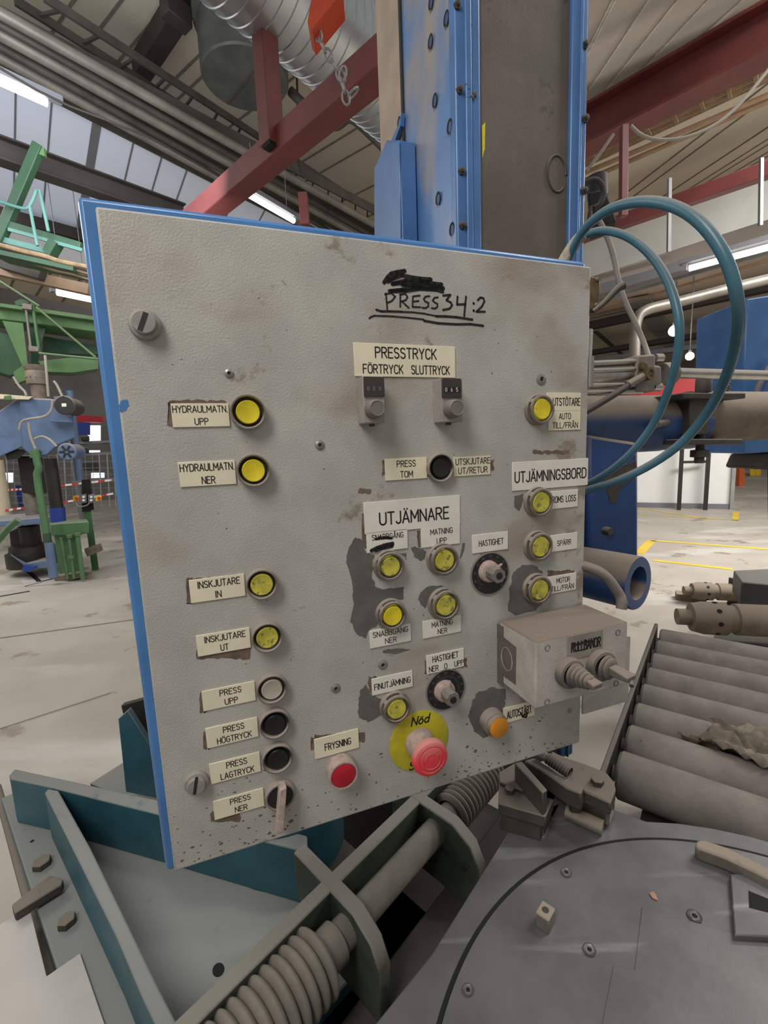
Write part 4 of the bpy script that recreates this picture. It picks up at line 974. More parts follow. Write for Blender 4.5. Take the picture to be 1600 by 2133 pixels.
# ------------------------------------------------------------------ press column behind the panel
C0 = pv(949, 250, 1.2)
pcol = thing('press_column', 'tall blue sheet steel column with a brown grey centre plate behind the panel', 'column', (C0.x + .15, C0.y + .25, 0))
Z0, Z1 = .49, 4.2
def on_front(px, py=250, off=0.0): return (pn(px, py, C0 - PIN * off, PIN) - C0).dot(PD)
def on_left(px, py=250, off=0.0): return (pn(px, py, C0 - PD * off, PD) - C0).dot(PIN)
def upright(P, w_, d_, z0=Z0, z1=Z1):
    """upright bar: P corner, w_ along PD, d_ along PIN"""
    p = Vector((P.x, P.y, z0))
    return MB().prism([p, p + PD * w_, p + PD * w_ + PIN * d_, p + PIN * d_], (0, 0, z1 - z0))
xw = on_front(1003); xr = on_front(1190); xe = on_front(1223)
dl = on_left(838); dfar = on_left(789)
upright(C0 + PIN * .012 + PD * (xw - .004), xr - xw + .008, dl * .9).build('centre_plate', 'column_grey', pcol)
ls = upright(C0, xw, .03).build('corner_strip', 'column_blue_plain', pcol, bevel=.006)
MB().prism([Vector((p.x, p.y, Z0)) for p in (C0 + PD * (xw * .36) - PIN * .006, C0 + PD * (xw * .62) - PIN * .006, C0 + PD * (xw * .62) + PIN * .01, C0 + PD * (xw * .36) + PIN * .01)], (0, 0, Z1 - Z0)).build('fold', 'column_blue_plain', ls, bevel=.004)
rs = upright(C0 + PD * xr, xe - xr, .03).build('corner_strip', 'column_blue_plain', pcol, bevel=.006)
MB().prism([Vector((p.x, p.y, Z0)) for p in (C0 + PD * (xr + (xe - xr) * .45) - PIN * .006, C0 + PD * (xr + (xe - xr) * .62) - PIN * .006, C0 + PD * (xr + (xe - xr) * .62) + PIN * .01, C0 + PD * (xr + (xe - xr) * .45) + PIN * .01)], (0, 0, Z1 - Z0)).build('fold', 'column_blue_plain', rs, bevel=.004)
upright(C0 + PIN * .03 + PD * .004, .03, dl - .03).build('side_sheet', 'column_blue', pcol)
upright(C0 + PIN * dl + PD * .004, .03, dfar - dl).build('side_sheet', 'column_beige', pcol, label='beige bare side sheet')
upright(C0 + PIN * (dl - .012) + PD * -.002, .012, .014).build('sheet_edge', 'black_iron', pcol)
upright(C0 + PIN * .03 + PD * (xe - .02), .02, dfar - .03).build('side_sheet', 'column_blue_plain', pcol)
# bent guard on the lower left of the column
og = .05
g = [(779, 352), (805, 292), (832, 292), (838, 500), (838, 560), (780, 560)]
MB().prism([pn(x, y, C0 - PD * og, PD) for x, y in g], PD * .05).build('guard_sheet', 'column_blue_plain', pcol, bevel=.003)
MB().prism([pn(x, y, C0 - PD * (og + .004), PD) for x, y in [(806, 296), (831, 294), (836, 560), (808, 560)]], PD * .004).build('guard_fold', 'column_blue_plain', pcol, bevel=.002)
MB().prism([pn(x, y, C0 - PD * .012, PD) for x, y in [(820, 300), (834, 262), (836, 235), (829, 262), (812, 298)]], PD * .012).build('torn_flap', 'column_blue_plain', pcol)
for px, py in [(952, 12), (957, 188), (961, 357), (963, 470)]:
    p = pn(px, py, C0, PIN); MB().lathe([(.010, 0), (.010, .004), (.006, .005), (.006, .011), (0, .012)], p, -PIN, 6, 0, 2 * PI).build('bolt', 'dark_iron', pcol)
for px, py in [(1217, 94), (1218, 248), (1216, 398)]:
    p = pn(px, py, C0, PIN); MB().lathe([(.011, 0), (.011, .004), (.007, .005), (.007, .011), (0, .012)], p, -PIN, 6, 0, 2 * PI).build('bolt', 'dark_iron', pcol)
for px, py in [(897, 4), (929, 38), (905, 209), (936, 263), (912, 413), (941, 477), (896, 86), (831, 255)]:
    p = pn(px, py, C0 - PD * .0005, PD)
    MB().poly([p + PIN * (math.cos(a) * .014) + UP * (math.sin(a) * .016) for a in [2 * PI * k / 16 for k in range(16)]]).build('slot_hole', 'groove_black', pcol, smooth=0)
    MB().poly([p - PD * .0005 + PIN * (-.004 + math.cos(a) * .008) + UP * (-.004 + math.sin(a) * .012) for a in [2 * PI * k / 16 for k in range(16)]]).build('slot_back', 'casting_blue', pcol, smooth=0)
p = pn(1160, 362, C0 + PIN * .0115, PIN)
MB().tube([p + PD * (math.cos(a) * .03) + UP * (math.sin(a) * .045) for a in [2 * PI * k / 24 for k in range(22)]], .0035, 6).build('cup_mark', 'dark_iron', pcol)
MB().prism([pn(x, y, C0 + PIN * .0112, PIN) for x, y in [(1004, 262), (1011, 255), (1010, 310), (1005, 330)]], PIN * .001).build('paint_smear', 'cap_yellow', pcol, smooth=0)
p = pn(978, 205, C0, PIN)
q = MB()
for k in range(9): q.box(p + PD * random.gauss(0, .009) - PIN * .003 + UP * random.gauss(0, .011), (random.uniform(.006, .016), .006, random.uniform(.006, .014)), (PD, PIN, UP))
q.build('grease_clump', 'dark_iron', pcol, bevel=.003)
# small hydraulic valve right of the column
hv = thing('valve_motor', 'small black motor valve with looped hose right of the column', 'valve', pv(1240, 430, 1.75))
bcyl((1243, 368), (1245, 412), 1.75, 20, 'motor_body', 'dark_iron', hv)
bprism([(1225, 400), (1262, 392), (1285, 460), (1230, 478)], 1.7, .1, 'valve_block', 'black_iron', hv, .006)
MB().tube(pvl([(1216, 396), (1222, 378), (1245, 372), (1260, 395), (1252, 425), (1236, 434)], 1.62), .009, 10, 2).build('looped_hose', 'cable_black', hv)
MB().tube(pvl([(1232, 430), (1228, 450), (1226, 470)], 1.62), .007, 10, 1).build('fitting', 'brass_old', hv)

# ------------------------------------------------------------------ blue casting, tube and cylinder to the right of the panel
YC = 1.42
ca = thing('boss_casting', 'blue machine arm casting with a bored round boss right of the panel', 'machine arm', (.8, 1.55, .8))
MB().prism(pvl([(1226, 905), (1240, 908), (1331, 922), (1331, 1204), (1300, 1225), (1226, 1245)], YC), PIN * .3).build('arm_plate', 'casting_blue', ca, bevel=.01)
bc = pv(1330, 1215, 1.26); r = mpp(bc) * 57
ax = (-PIN * .9 + PD * .25).normalized()
MB().lathe([(r * .62, -.10), (r * .62, 0), (r * .97, 0), (r, -.004), (r, -.18)], bc, ax, 44).build('boss', 'casting_blue', ca)
MB().lathe([(r * .62, -.10), (0, -.10)], bc, ax, 32).build('bore_bottom', 'dark_iron', ca)
MB().lathe([(0, .02), (.012, .02), (.014, 0), (.014, -.02)], pv(1262, 1105, YC), -PIN, 12).build('stud', 'dark_iron', ca)
MB().prism(pvl([(1255, 985), (1325, 960), (1328, 990), (1290, 1020), (1285, 1048), (1272, 1048)], YC - .002), PIN * .002).build('flaked_paint', 'dark_iron', ca, smooth=0)
# horizontal tube
T0 = pv(1225, 886, 1.62); T0 = pn(1225, 886, T0, PIN)
def on_tube(px, py, off=0.0): return pn(px, py, T0 - PIN * off, PIN)
ra = mpp(on_tube(1340, 887)) * 57
tb = thing('cross_tube', 'thick dusty blue and brown cross tube with bolted clamp', 'tube', on_tube(1400, 887))
A = on_tube(1150, 888); B = on_tube(1436, 876); L = (B - A).length
MB().lathe([(ra, 0), (ra, L * .60), (ra * 1.015, L * .605), (ra * 1.015, L * .74), (ra * .99, L * .745), (ra * .99, L), (0, L)], A, PD, 48).build('blue_tube', 'casting_blue', tb)
A = on_tube(1430, 870); rb2 = mpp(on_tube(1560, 860)) * 50
MB().cyl(A, A + PD * 2.2, rb2, 40).build('brown_tube', 'rust_tube', tb)
def tbox(x0, y0, x1, y1, off, dep, name, m, bev=.004):
    return MB().prism([on_tube(x, y, off) for x, y in ((x0, y0), (x1, y0), (x1, y1), (x0, y1))], PIN * dep).build(name, m, tb, bevel=bev)
tbox(1424, 818, 1554, 830, .16, .3, 'clamp_plate', 'dark_iron'); tbox(1424, 914, 1548, 926, .15, .3, 'clamp_plate', 'dark_iron')
q = on_tube(1466, 800, .10)
MB().lathe([(0, .02), (.024, .02), (.026, .015), (.026, -.03), (.014, -.032), (.014, -.235), (.03, -.237), (.03, -.262), (.016, -.264), (.016, -.285), (0, -.285)], q, UP, 20).build('clamp_bolt', 'dark_iron', tb)
tbox(1438, 832, 1476, 905, .13, .1, 'clamp_web', 'dark_iron')
MB().cyl(on_tube(1388, 880, .10), on_tube(1366, 884, .14), .012, 14).build('grease_nipple', 'dusty_steel', tb)
# pneumatic cylinder
K0 = pv(1230, 782, 1.38)
def on_k(px, py, off=0.0): return pn(px, py, K0 - PIN * off, PIN)
kc = thing('air_cylinder', 'steel air cylinder with long piston rod above the cross tube', 'cylinder', on_k(1300, 782))
h_ = mpp(on_k(1290, 780))
A = on_k(1205, 786); B = on_k(1330, 781)
MB().cyl(A, B, 30 * h_, 28).build('barrel', 'bright_steel', kc)
for y0, y1 in ((757, 750), (772, 767), (802, 800), (816, 814)):
    MB().cyl(on_k(1205, y0 + 2, .04), on_k(1336, y1 + 2, .04), 5.5 * h_, 12).build('tie_rod', 'bright_steel', kc)
MB().prism([on_k(x, y, .05) for x, y in ((1328, 740), (1366, 737), (1366, 760), (1378, 762), (1380, 800), (1366, 803), (1366, 815), (1324, 818))], PIN * .09).build('end_cap', 'dusty_steel', kc, bevel=.006)
for x, y in ((1372, 746), (1368, 806)): MB().cyl(on_k(x - 9, y, .03), on_k(x + 6, y, .03), 9 * h_, 14).build('tie_nut', 'bright_steel', kc)
MB().cyl(on_k(1376, 780), on_k(1398, 778), 24 * h_, 24).build('rod_gland', 'dusty_steel', kc)
A = on_k(1396, 777); MB().cyl(A, A + PD * 1.8, 11.5 * h_, 20).build('piston_rod', 'bright_steel', kc)
MB().lathe([(0, .012), (6 * h_, .012), (6.5 * h_, .012), (9 * h_, .011), (9 * h_, 0)], on_k(1337, 764, .052), -PIN, 16).build('port_plug', 'brass_old', kc)
el = MB().lathe([(0, .016), (7 * h_, .016), (7.5 * h_, .02), (12 * h_, .02), (13 * h_, .012), (13 * h_, -.005)], on_k(1344, 780, .055), -PIN, 16).build('banjo_fitting', 'brass_old', kc)
MB().tube([on_k(1340, 784, .06), on_k(1318, 796, .06), on_k(1308, 803, .06)], 8 * h_, 12).build('hose_end', 'dusty_steel', kc)
tag(MB().tube([on_k(1312, 801, .06), on_k(1275, 825, .06), on_k(1240, 846, .05), on_k(1205, 866, .04)], 6.5 * h_, 12, 1).build('pressure_hose', 'cable_black'), 'dark hose running from cylinder fitting behind panel', 'hose')
# blue plate of the neighbouring machine at the right edge
bm = thing('blue_machine', 'bright blue machine plate at the right edge behind the hoses', 'machine', (2.9, 2.6, 0))
MB().prism(pvl([(1556, 622), (1720, 596), (1720, 935), (1548, 945), (1550, 760)], 2.6), (0, .4, 0)).build('side_plate', 'column_blue_plain', bm, bevel=.01)
MB().tube(pvl([(1620, 745), (1590, 790), (1575, 830)], 2.55), .022, 12, 1).build('blue_hose', 'casting_blue', bm)
MB().prism(pvl([(1600, 945), (1700, 940), (1700, 985), (1585, 978)], 2.7), (0, .3, 0)).build('underside', 'dark_iron', bm, bevel=.02)
q = MB()
for k in range(12):
    p = pv(1518 + (k % 2), 770 + k * 5.6, 2.55); q.lathe([(.008, -.005), (.010, 0), (.008, .005)], p, Vector((1, 0, .2)), 8)
q.build('drag_chain', 'dark_iron', bm)
MB().prism(pvl([(1690, 940), (1760, 940), (1760, 1100), (1690, 1100)], 2.6), (0, .3, 0)).build('support', 'dark_iron', bm)

# teal hoses looping from the top of the panel
def hose(path, r, name, m, label, cat='hose', sub=2):
    return tag(MB().tube([pv(x, y, Y) for x, y, Y in path], r, 16, sub).build(name, m, smooth=60), label, cat)
hose([(1180, 552, .93), (1192, 520, .91), (1215, 478, .88), (1255, 442, .82), (1300, 424, .77), (1350, 418, .72), (1405, 428, .68), (1452, 455, .65), (1492, 500, .63), (1520, 555, .62), (1536, 615, .62), (1540, 670, .64), (1530, 735, .68), (1506, 805, .73), (1468, 870, .78), (1418, 927, .82), (1352, 972, .85), (1285, 1003, .88), (1222, 1022, .90), (1180, 1030, .92)], .0078, 'air_hose', 'hose_teal', 'larger outer teal hose looping right of the panel')
hose([(1176, 556, .94), (1200, 508, .93), (1228, 484, .91), (1265, 479, .88), (1310, 492, .85), (1352, 525, .82), (1385, 570, .79), (1407, 625, .77), (1417, 680, .76), (1413, 740, .77), (1395, 810, .80), (1365, 880, .84), (1322, 938, .87), (1270, 983, .90), (1222, 1010, .92), (1180, 1026, .94)], .0070, 'air_hose', 'hose_teal', 'smaller inner teal hose looping right of the panel')
hose([(1166, 556, .92), (1180, 532, .92), (1198, 505, .91), (1215, 488, .90)], .0105, 'hose_sleeve', 'hose_fabric', 'frayed fabric sleeve round the teal hoses at panel top', 'sleeve')
hose([(1247, 458, 1.6), (1262, 485, 1.6), (1278, 530, 1.6), (1287, 580, 1.6), (1300, 625, 1.6), (1325, 675, 1.6), (1342, 715, 1.6), (1352, 745, 1.55)], .0085, 'thin_cable', 'cable_grey', 'thin grey cable hanging between the teal hoses', 'cable')

# ------------------------------------------------------------------ switch box screwed to the panel
def W(u, wv, h): return PO + PD * u - PIN * h + UP * wv
hb = .084
f0 = pl(1116, 1337, hb); f1 = pl(1309, 1300, hb); f2 = pl(1111, 1480, hb)
u0, u1, w0, w1 = f0[0], f1[0], f0[1], f2[1]
sb = thing('switch_box', 'dusty grey switch box with two rubber boot levers on the panel corner', 'switch box', W((u0 + u1) / 2, w1, hb / 2))
MB().prism([W(u0, w0, hb), W(u1, w0, hb), W(u1, w1, hb), W(u0, w1, hb)], PIN * (hb - .0045)).build('housing', 'box_grey', sb, bevel=.003)
e0 = pl(1313, 1326, .003); e1 = pl(1213, 1488, .003)
MB().prism([W(e0[0] - .10, e0[1], .0042), W(e0[0], e0[1], .0042), W(e0[0], e1[1], .0042), W(e1[0], e1[1], .0042), W(e1[0], w1, .0042), W(e0[0] - .10, w1, .0042)], PIN * .0036).build('back_plate', 'box_grey', sb, bevel=.001, label='grey back plate sticking out to the right')
F6 = lambda x, y: (1000 + x / 4.706, 1180 + y / 4.706)
def left_face(x, y, off): return pn(*F6(x, y), W(u0 - off, 0, 0), PD)
MB().prism([left_face(x, y, .0006) for x, y in [(160, 558), (228, 592), (228, 690), (352, 792), (348, 1160), (228, 1072), (228, 1178), (160, 1128)]], PD * .0005).build('dark_sticker', 'sticker_dark', sb, smooth=0, label='dark cut-out sticker on the left side')
kc_ = left_face(262, 908, .0008)
MB().tube([kc_ + PIN * (math.cos(a) * .0125) + UP * (math.sin(a) * .0165) for a in [2 * PI * k / 28 for k in range(29)]], .0007, 6).build('knockout_ring', 'box_grey', sb)
for px, py in [(660, 797), (1350, 645), (655, 1328), (1332, 1145)]:
    a = pl(*F6(px, py), hb); o = W(a[0], a[1], hb)
    MB().lathe([(.0042, .0005), (.0036, .0008), (.003, -.001), (0, -.001)], o, -PIN, 16).build('cover_screw', 'dark_iron', sb)
a = pl(*F6(860, 690), hb + .0012); b = pl(*F6(1198, 845), hb + .0012)
lp = MB().prism([W(a[0], a[1], hb + .0012), W(b[0], a[1], hb + .0012), W(b[0], b[1], hb + .0012), W(a[0], b[1], hb + .0012)], PIN * .0011).build('label_plate', 'plate_dusty_label', sb, bevel=.0003, label='smeared dusty label RULLBANOR')
t = MB(); to3 = lambda x, y: W(x, y, hb + .0016)
lettering(t, 'RULLBANOR', a[0] + (b[0] - a[0]) * .52, (a[1] + b[1]) / 2 + .0005, (a[1] - b[1]) * .38, to3, (b[0] - a[0]) * .82, wt=.15)
t.stroke([(a[0] + (b[0] - a[0]) * f, (a[1] + b[1]) / 2 + (a[1] - b[1]) * g) for f, g in [(.14, .12), (.3, .1), (.5, .14), (.7, .1)]], .0028, lambda x, y: W(x, y, hb + .0018))
t.build('lettering', 'ink_black', lp, smooth=0)
def boot(base, tip, rpx, name, torn):
    a = pl(*base, hb + .006); r = prad(*base, rpx, hb + .006); o = W(a[0], a[1], hb)
    root = MB().lathe([(r * 1.02, 0), (r * 1.05, .006), (r * .98, .011), (r * .80, .012)], o, -PIN, 32).build('rotary_lever', 'rubber_dusty', sb, label=name)
    L = .034; tt = pl(*tip, hb + L + .012); T = W(tt[0], tt[1], hb + L + .012); d = (T - o).normalized()
    pr_ = []
    n = 5 if not torn else 2
    for k in range(n):
        z = .010 + k * .0052; rr = r * (.78 - .07 * k)
        pr_ += [(rr * .86, z), (rr, z + .0016), (rr, z + .0034), (rr * .86, z + .005)]
    MB().lathe(pr_ + [(r * .3, .010 + n * .0054)], o, d, 28).build('rubber_boot', 'rubber_dusty', root)
    s0 = o + d * (.012 + n * .004); side = d.cross(UP).normalized(); up2 = side.cross(d)
    q = MB()
    w0_, w1_ = r * .36, r * .46
    for (A, B, wa, wb, ha, hb_) in [(s0, T, w0_, w1_, r * .30, r * .16)]:
        vs = [A + side * sx * wa + up2 * sz * ha for sx, sz in ((-1, -1), (1, -1), (1, 1), (-1, 1))] + [B + side * sx * wb + up2 * sz * hb_ for sx, sz in ((-1, -1), (1, -1), (1, 1), (-1, 1))]
        q.add(vs, [(3, 2, 1, 0), (4, 5, 6, 7), (0, 1, 5, 4), (1, 2, 6, 5), (2, 3, 7, 6), (3, 0, 4, 7)])
    q.build('lever', 'rubber_dusty', root, bevel=.0015)
    if torn:
        MB().cyl(T - d * .004 - up2 * .004 - side * .004, T + d * .004 - up2 * .006 + side * .006, .0028, 10).build('lever_pin', 'dark_iron', root)
boot((1188, 1402), (1246, 1430), 25, 'left lever with a ribbed rubber boot', False)
boot((1253, 1386), (1316, 1414), 25, 'right lever with a torn rubber boot', True)
tag(MB().tube([W(.59, pl(1216, 1197, .03)[1], -.03), W(.603, pl(1216, 1197, .03)[1] + .002, .0), W(.622, pl(1250, 1204, .03)[1], .02), W(.640, pl(1282, 1240, .03)[1], .03), W(.640, w0 + .006, .035), W(.638, w0 - .004, .036)], .0078, 16, 2).build('flexible_conduit', 'rubber_dusty'), 'dusty black conduit curving into the switch box top', 'conduit')
tag(MB().tube([W(.59, pl(1216, 1250, 0)[1], -.06), W(.612, pl(1232, 1252, 0)[1], -.05), W(.626, pl(1245, 1285, 0)[1], -.04), W(.628, w0 - .02, -.035)], .0075, 16, 2).build('flexible_conduit', 'rubber_dusty'), 'second dusty conduit disappearing behind the switch box', 'conduit')

# ------------------------------------------------------------------ round work table, lower right
ZT = .80
tc = Vector((.43, .271, ZT)); RT = .429
wt = thing('machine_table', 'grey steel machine table plate around the turntable disc', 'table', (.3, .3, 0))
P1 = pz(1346, 1710, ZT); a1 = math.atan2(P1.y - tc.y, P1.x - tc.x); Rr = (P1 - tc).length; Rr = math.hypot(P1.x - tc.x, P1.y - tc.y)
pts = [Vector((-.58, -.125, ZT)), pz(780, 2133, ZT), pz(900, 1985, ZT), pz(1060, 1730, ZT), pz(1092, 1690, ZT), pz(1180, 1640, ZT), pz(1285, 1688, ZT)]
for k in range(24):
    an = a1 - k / 23 * (a1 + 1.2); pts.append(Vector((tc.x + Rr * math.cos(an), tc.y + Rr * math.sin(an), ZT)))
pts.append(Vector((-.3, -.25, ZT)))
MB().prism(pts, (0, 0, -.035)).build('table_plate', 'table_steel', wt, bevel=.003)
MB().prism([p + (tc - p) * .06 + Vector((0, 0, -.036)) for p in pts], (0, 0, -.12)).build('table_frame', 'table_side', wt)
MB().box((.45, .2, .33), (.5, .4, .62)).build('pedestal', 'table_side', wt)
e = 1.3
for k in range(40): pass
MB().lathe([(RT + .0035, .0006), (RT - .0035, .0006)], tc, UP, 120).build('groove', 'groove_black', wt)
dk = thing('turntable', 'large grey steel turntable disc with countersunk screws', 'turntable', tc + UP * .0005)
MB().lathe([(RT - .0028, .0002), (RT - .0034, .0024), (0, .0024)], tc, UP, 160).build('disc', 'table_steel', dk)
Z8 = lambda x, y: (900 + x / 2.286, 1500 + y / 2.286)
zd = ZT + .0024
def plate8(pts, z, t, name, m, parent, bev=.001): return MB().prism([pz(*Z8(x, y), z) for x, y in pts], (0, 0, -t)).build(name, m, parent, bevel=bev)
plate8([(1000, 890), (1420, 1010), (1600, 1062), (1640, 1480), (800, 1500), (865, 1165), (965, 1190)], zd + .0012, .0012, 'inlaid_plate', 'table_steel', dk, .0004)
for px, py, rr in [(1180, 1817, 11), (1228, 1978, 13), (975, 2062, 12), (1447, 1908, 14)]:
    p = pz(px, py, zd + .0013); r = mpp(p) * rr
    o = MB().lathe([(r, 0), (r, .0006), (r * .85, .0008), (r * .70, -.0002), (r * .62, .0006), (r * .36, .0006), (r * .34, -.001)], p, UP, 28).build('socket_screw', 'table_steel', dk)
    MB().lathe([(r * .36, .0002), (0, .0001)], p, UP, 6).build('hex_socket', 'groove_black', o)
    MB().lathe([(r * .99, .0007), (r * .84, .0009)], p, UP, 28).build('rim_groove', 'black_iron', o)  # dark ring painted on for the shade in the screw's rim groove
p = pz(1136, 1925, zd)
blk = MB().box(p + UP * .012, (.024, .020, .024), (HB, HB.cross(UP), UP)).build('locating_block', 'dusty_steel', dk, bevel=.002)
MB().lathe([(.005, .0245), (.003, .0247), (0, .0246)], p, UP, 12).build('block_screw', 'black_iron', blk)
cl = plate8([(1418, 730), (1600, 728), (1700, 760), (1700, 1040), (1600, 1030), (1440, 1022)], zd + .010, .010, 'slotted_block', 'table_steel', dk, .002)
plate8([(1507, 812), (1600, 850), (1680, 880), (1680, 920), (1600, 915), (1510, 892)], zd + .0104, .0004, 'slot', 'groove_black', cl, 0)
plate8([(1428, 1012), (1446, 1022), (1446, 1032), (1430, 1028)], zd + .0008, .0006, 'drill_hole', 'groove_black', dk, 0)
br_ = plate8([(1252, 588), (1262, 572), (1290, 566), (1400, 602), (1480, 640), (1640, 722), (1640, 772), (1530, 716), (1400, 655), (1262, 606)], zd + .024, .024, 'stop_bar', 'dusty_steel', dk, .004)
tag(MB().prism([pz(*Z8(x, y), zd + .002) for x, y in [(1035, 822), (1055, 815), (1068, 832), (1076, 858), (1050, 845)]], (0, 0, -.0012)).build('metal_chip', 'copper_chip', smooth=0), 'tiny copper coloured chip lying on the turntable', 'chip')
# ------------------------------------------------------------------ roller conveyor
ZR = .72
R0 = pz(1288, 1612, ZR); R7 = pz(1374, 1338, ZR)
cd = (R7 - R0).normalized(); rd = Vector((cd.y, -cd.x, 0)); st = (R7 - R0).length / 7; rr = st * .435
rc = thing('roller_conveyor', 'dusty grey roller conveyor with eight thick rollers at the right', 'conveyor', R0 + cd * st * 3.5 + rd * .5 - UP * ZR)
for k in range(8):
    o = R0 + cd * st * k
    MB().lathe([(rr * .3, -.012), (rr * .3, 0), (rr * .90, 0), (rr, .006), (rr, 1.1), (rr * .9, 1.106), (0, 1.106)], o, rd, 40).build('roller', 'roller_dust', rc)
    MB().lathe([(rr * .9, .0), (0, -.001)], o, rd, 20).build('roller_end', 'rail_dark', rc)
A = R0 - cd * st * .75 - rd * .02; B = R7 + cd * st * .6 - rd * .02
MB().bar(A - UP * .005, B - UP * .005, .012, rr * 2.0).build('side_rail', 'rail_dark', rc, bevel=.003)
MB().bar(A + rd * 1.16 - UP * .02, B + rd * 1.16 - UP * .02, .02, rr * 2.0).build('side_rail', 'rail_dark', rc, bevel=.003)
MB().box(R0 + cd * st * 3.5 + rd * .55 - UP * (rr + .05), (1.0, st * 8, .04), (rd, cd, UP)).build('pan', 'black_iron', rc)  # blackened to paint in the shade between the rollers
for s in (0, 7):
    for t_ in (.03, 1.1): MB().bar(R0 + cd * st * s + rd * t_ - UP * .12, R0 + cd * st * s + rd * t_ - UP * ZR, .05, .05, cd).build('leg', 'rail_dark', rc)
# crumpled rag over the rollers
n = 26; vs = []; fs = []
rp = pz(1583, 1562, ZR + rr)
def bumps(x, y): return abs(math.sin(x * 21 + y * 9)) * .55 + abs(math.sin(x * 9 - y * 26 + 1.3)) * .45
for i in range(n):
    for j in range(n):
        x, y = i / (n - 1) - .5, j / (n - 1) - .5
        p = rp + rd * (x * .26 + .03 * math.sin(y * 9)) + cd * (y * .13 + .02 * math.sin(x * 12) + .03 * x)
        sC = (p - R0).dot(cd) / st; fr = sC - round(sC)
        p.z = ZR + math.sqrt(max(.0, 1 - (fr * st / rr) ** 2)) * rr * .9 + rr * .12 + .004 + .030 * bumps(x, y) * (1 - 1.2 * max(abs(x), abs(y)) ** 2)
        vs.append(p)
for i in range(n - 1):
    for j in range(n - 1):
        if (i - n / 2) ** 2 + (j - n / 2) ** 2 < (n * .52) ** 2 * (1 + .25 * math.sin(4 * math.atan2(j - n / 2, i - n / 2) + 1)): fs.append((i * n + j, (i + 1) * n + j, (i + 1) * n + j + 1, i * n + j + 1))
rg = MB().add(vs, fs).build('rag', 'rag_cloth', smooth=60)
so = rg.modifiers.new('thickness', 'SOLIDIFY'); so.thickness = .002
tag(rg, 'crumpled dusty rag lying across the conveyor rollers', 'rag')

# ------------------------------------------------------------------ guide parts below the panel's right corner
Z6 = lambda x, y: (1020 + x / 5.333, 1540 + y / 5.333)
def p6(pts, z, t, name, m, parent=None, bev=.002): return MB().prism([pz(*Z6(x, y), z) for x, y in pts], (0, 0, -t)).build(name, m, parent, bevel=bev)
def hexbolt(px, py, z, rpx, parent, m='dark_iron', h=.010, turn=.2):
    p = pz(px, py, z); r = mpp(p) * rpx
    return MB().lathe([(r, 0), (r, h * .9), (r * .92, h), (0, h)], p, UP, 6, turn, turn + 2 * PI).build('hex_bolt', m, parent, bevel=.0006, smooth=20)
gb = thing('guide_bracket', 'dark dusty bracket plates with one hex bolt on the table corner', 'bracket', pz(1090, 1680, ZT))
p6([(105, 470), (160, 480), (640, 640), (712, 662), (622, 858), (95, 712)], .860, .022, 'top_plate', 'dark_iron', gb)
p6([(115, 745), (600, 890), (690, 700), (560, 930), (120, 810)], .836, .036, 'lower_plate', 'dark_iron', gb)
hexbolt(1062, 1650, .860, 10, gb)
gw = MB()
a_ = [pz(*Z6(x, y), .905) for x, y in ((275, 262), (355, 240), (640, 556), (590, 596))]
gw.prism(a_, (0, 0, -.044)); gw.build('gusset', 'dark_iron', gb, bevel=.002)
p6([(100, 366), (275, 262), (590, 596), (560, 640), (110, 470)], .868, .010, 'gusset_web', 'dark_iron', gb)
ar = thing('toggle_clamp', 'curved dusty steel clamp arm reaching over the table corner', 'arm', pz(1180, 1660, ZT))
p6([(385, 232), (490, 200), (640, 290), (760, 380), (900, 450), (1048, 515), (1018, 602), (860, 540), (720, 440), (560, 330)], .900, .034, 'arm', 'dark_iron', ar, .003)
p6([(880, 545), (1048, 515), (1018, 602), (900, 590)], .868, .042, 'arm_toe', 'dark_iron', ar, .003)
cb_ = thing('clamp_block', 'heavy dusty clamp block with one hex bolt beside the conveyor', 'block', pz(1240, 1660, ZT))
p6([(690, 125), (830, 195), (1060, 270), (1300, 365), (1385, 470), (1402, 548), (1345, 708), (1200, 640), (1050, 575), (880, 480), (640, 330)], .880, .025, 'top_plate', 'dark_iron', cb_, .003)
p6([(690, 135), (1300, 375), (1380, 480), (1396, 552), (1340, 704), (1050, 580), (640, 340)], .854, .050, 'steel_body', 'bright_steel', cb_, .003)
hexbolt(1244, 1632, .880, 13, cb_)
sp = thing('tension_spring', 'small coil spring with a shiny pin beneath the panel corner', 'spring', pz(1165, 1600, .9))
A = pz(*Z6(590, 175), .912); B = pz(*Z6(905, 385), .905); d = (B - A).normalized(); L = (B - A).length
pr = []
for k in range(9): pr += [(.0085, L * (.15 + .85 * k / 9)), (.0105, L * (.15 + .85 * (k + .35) / 9)), (.0105, L * (.15 + .85 * (k + .65) / 9))]
MB().lathe(pr, A, d, 20).build('coil', 'dark_iron', sp)
MB().cyl(A - d * .008, A + d * .02, .0085, 16).build('pin', 'bright_steel', sp)
q = MB().cyl(pz(*Z6(850, 800), ZT + .012), pz(*Z6(1260, 985), ZT + .010), .013, 16)
tag(q.build('round_bar', 'dusty_steel'), 'short round steel bar lying under the clamp arm', 'bar')

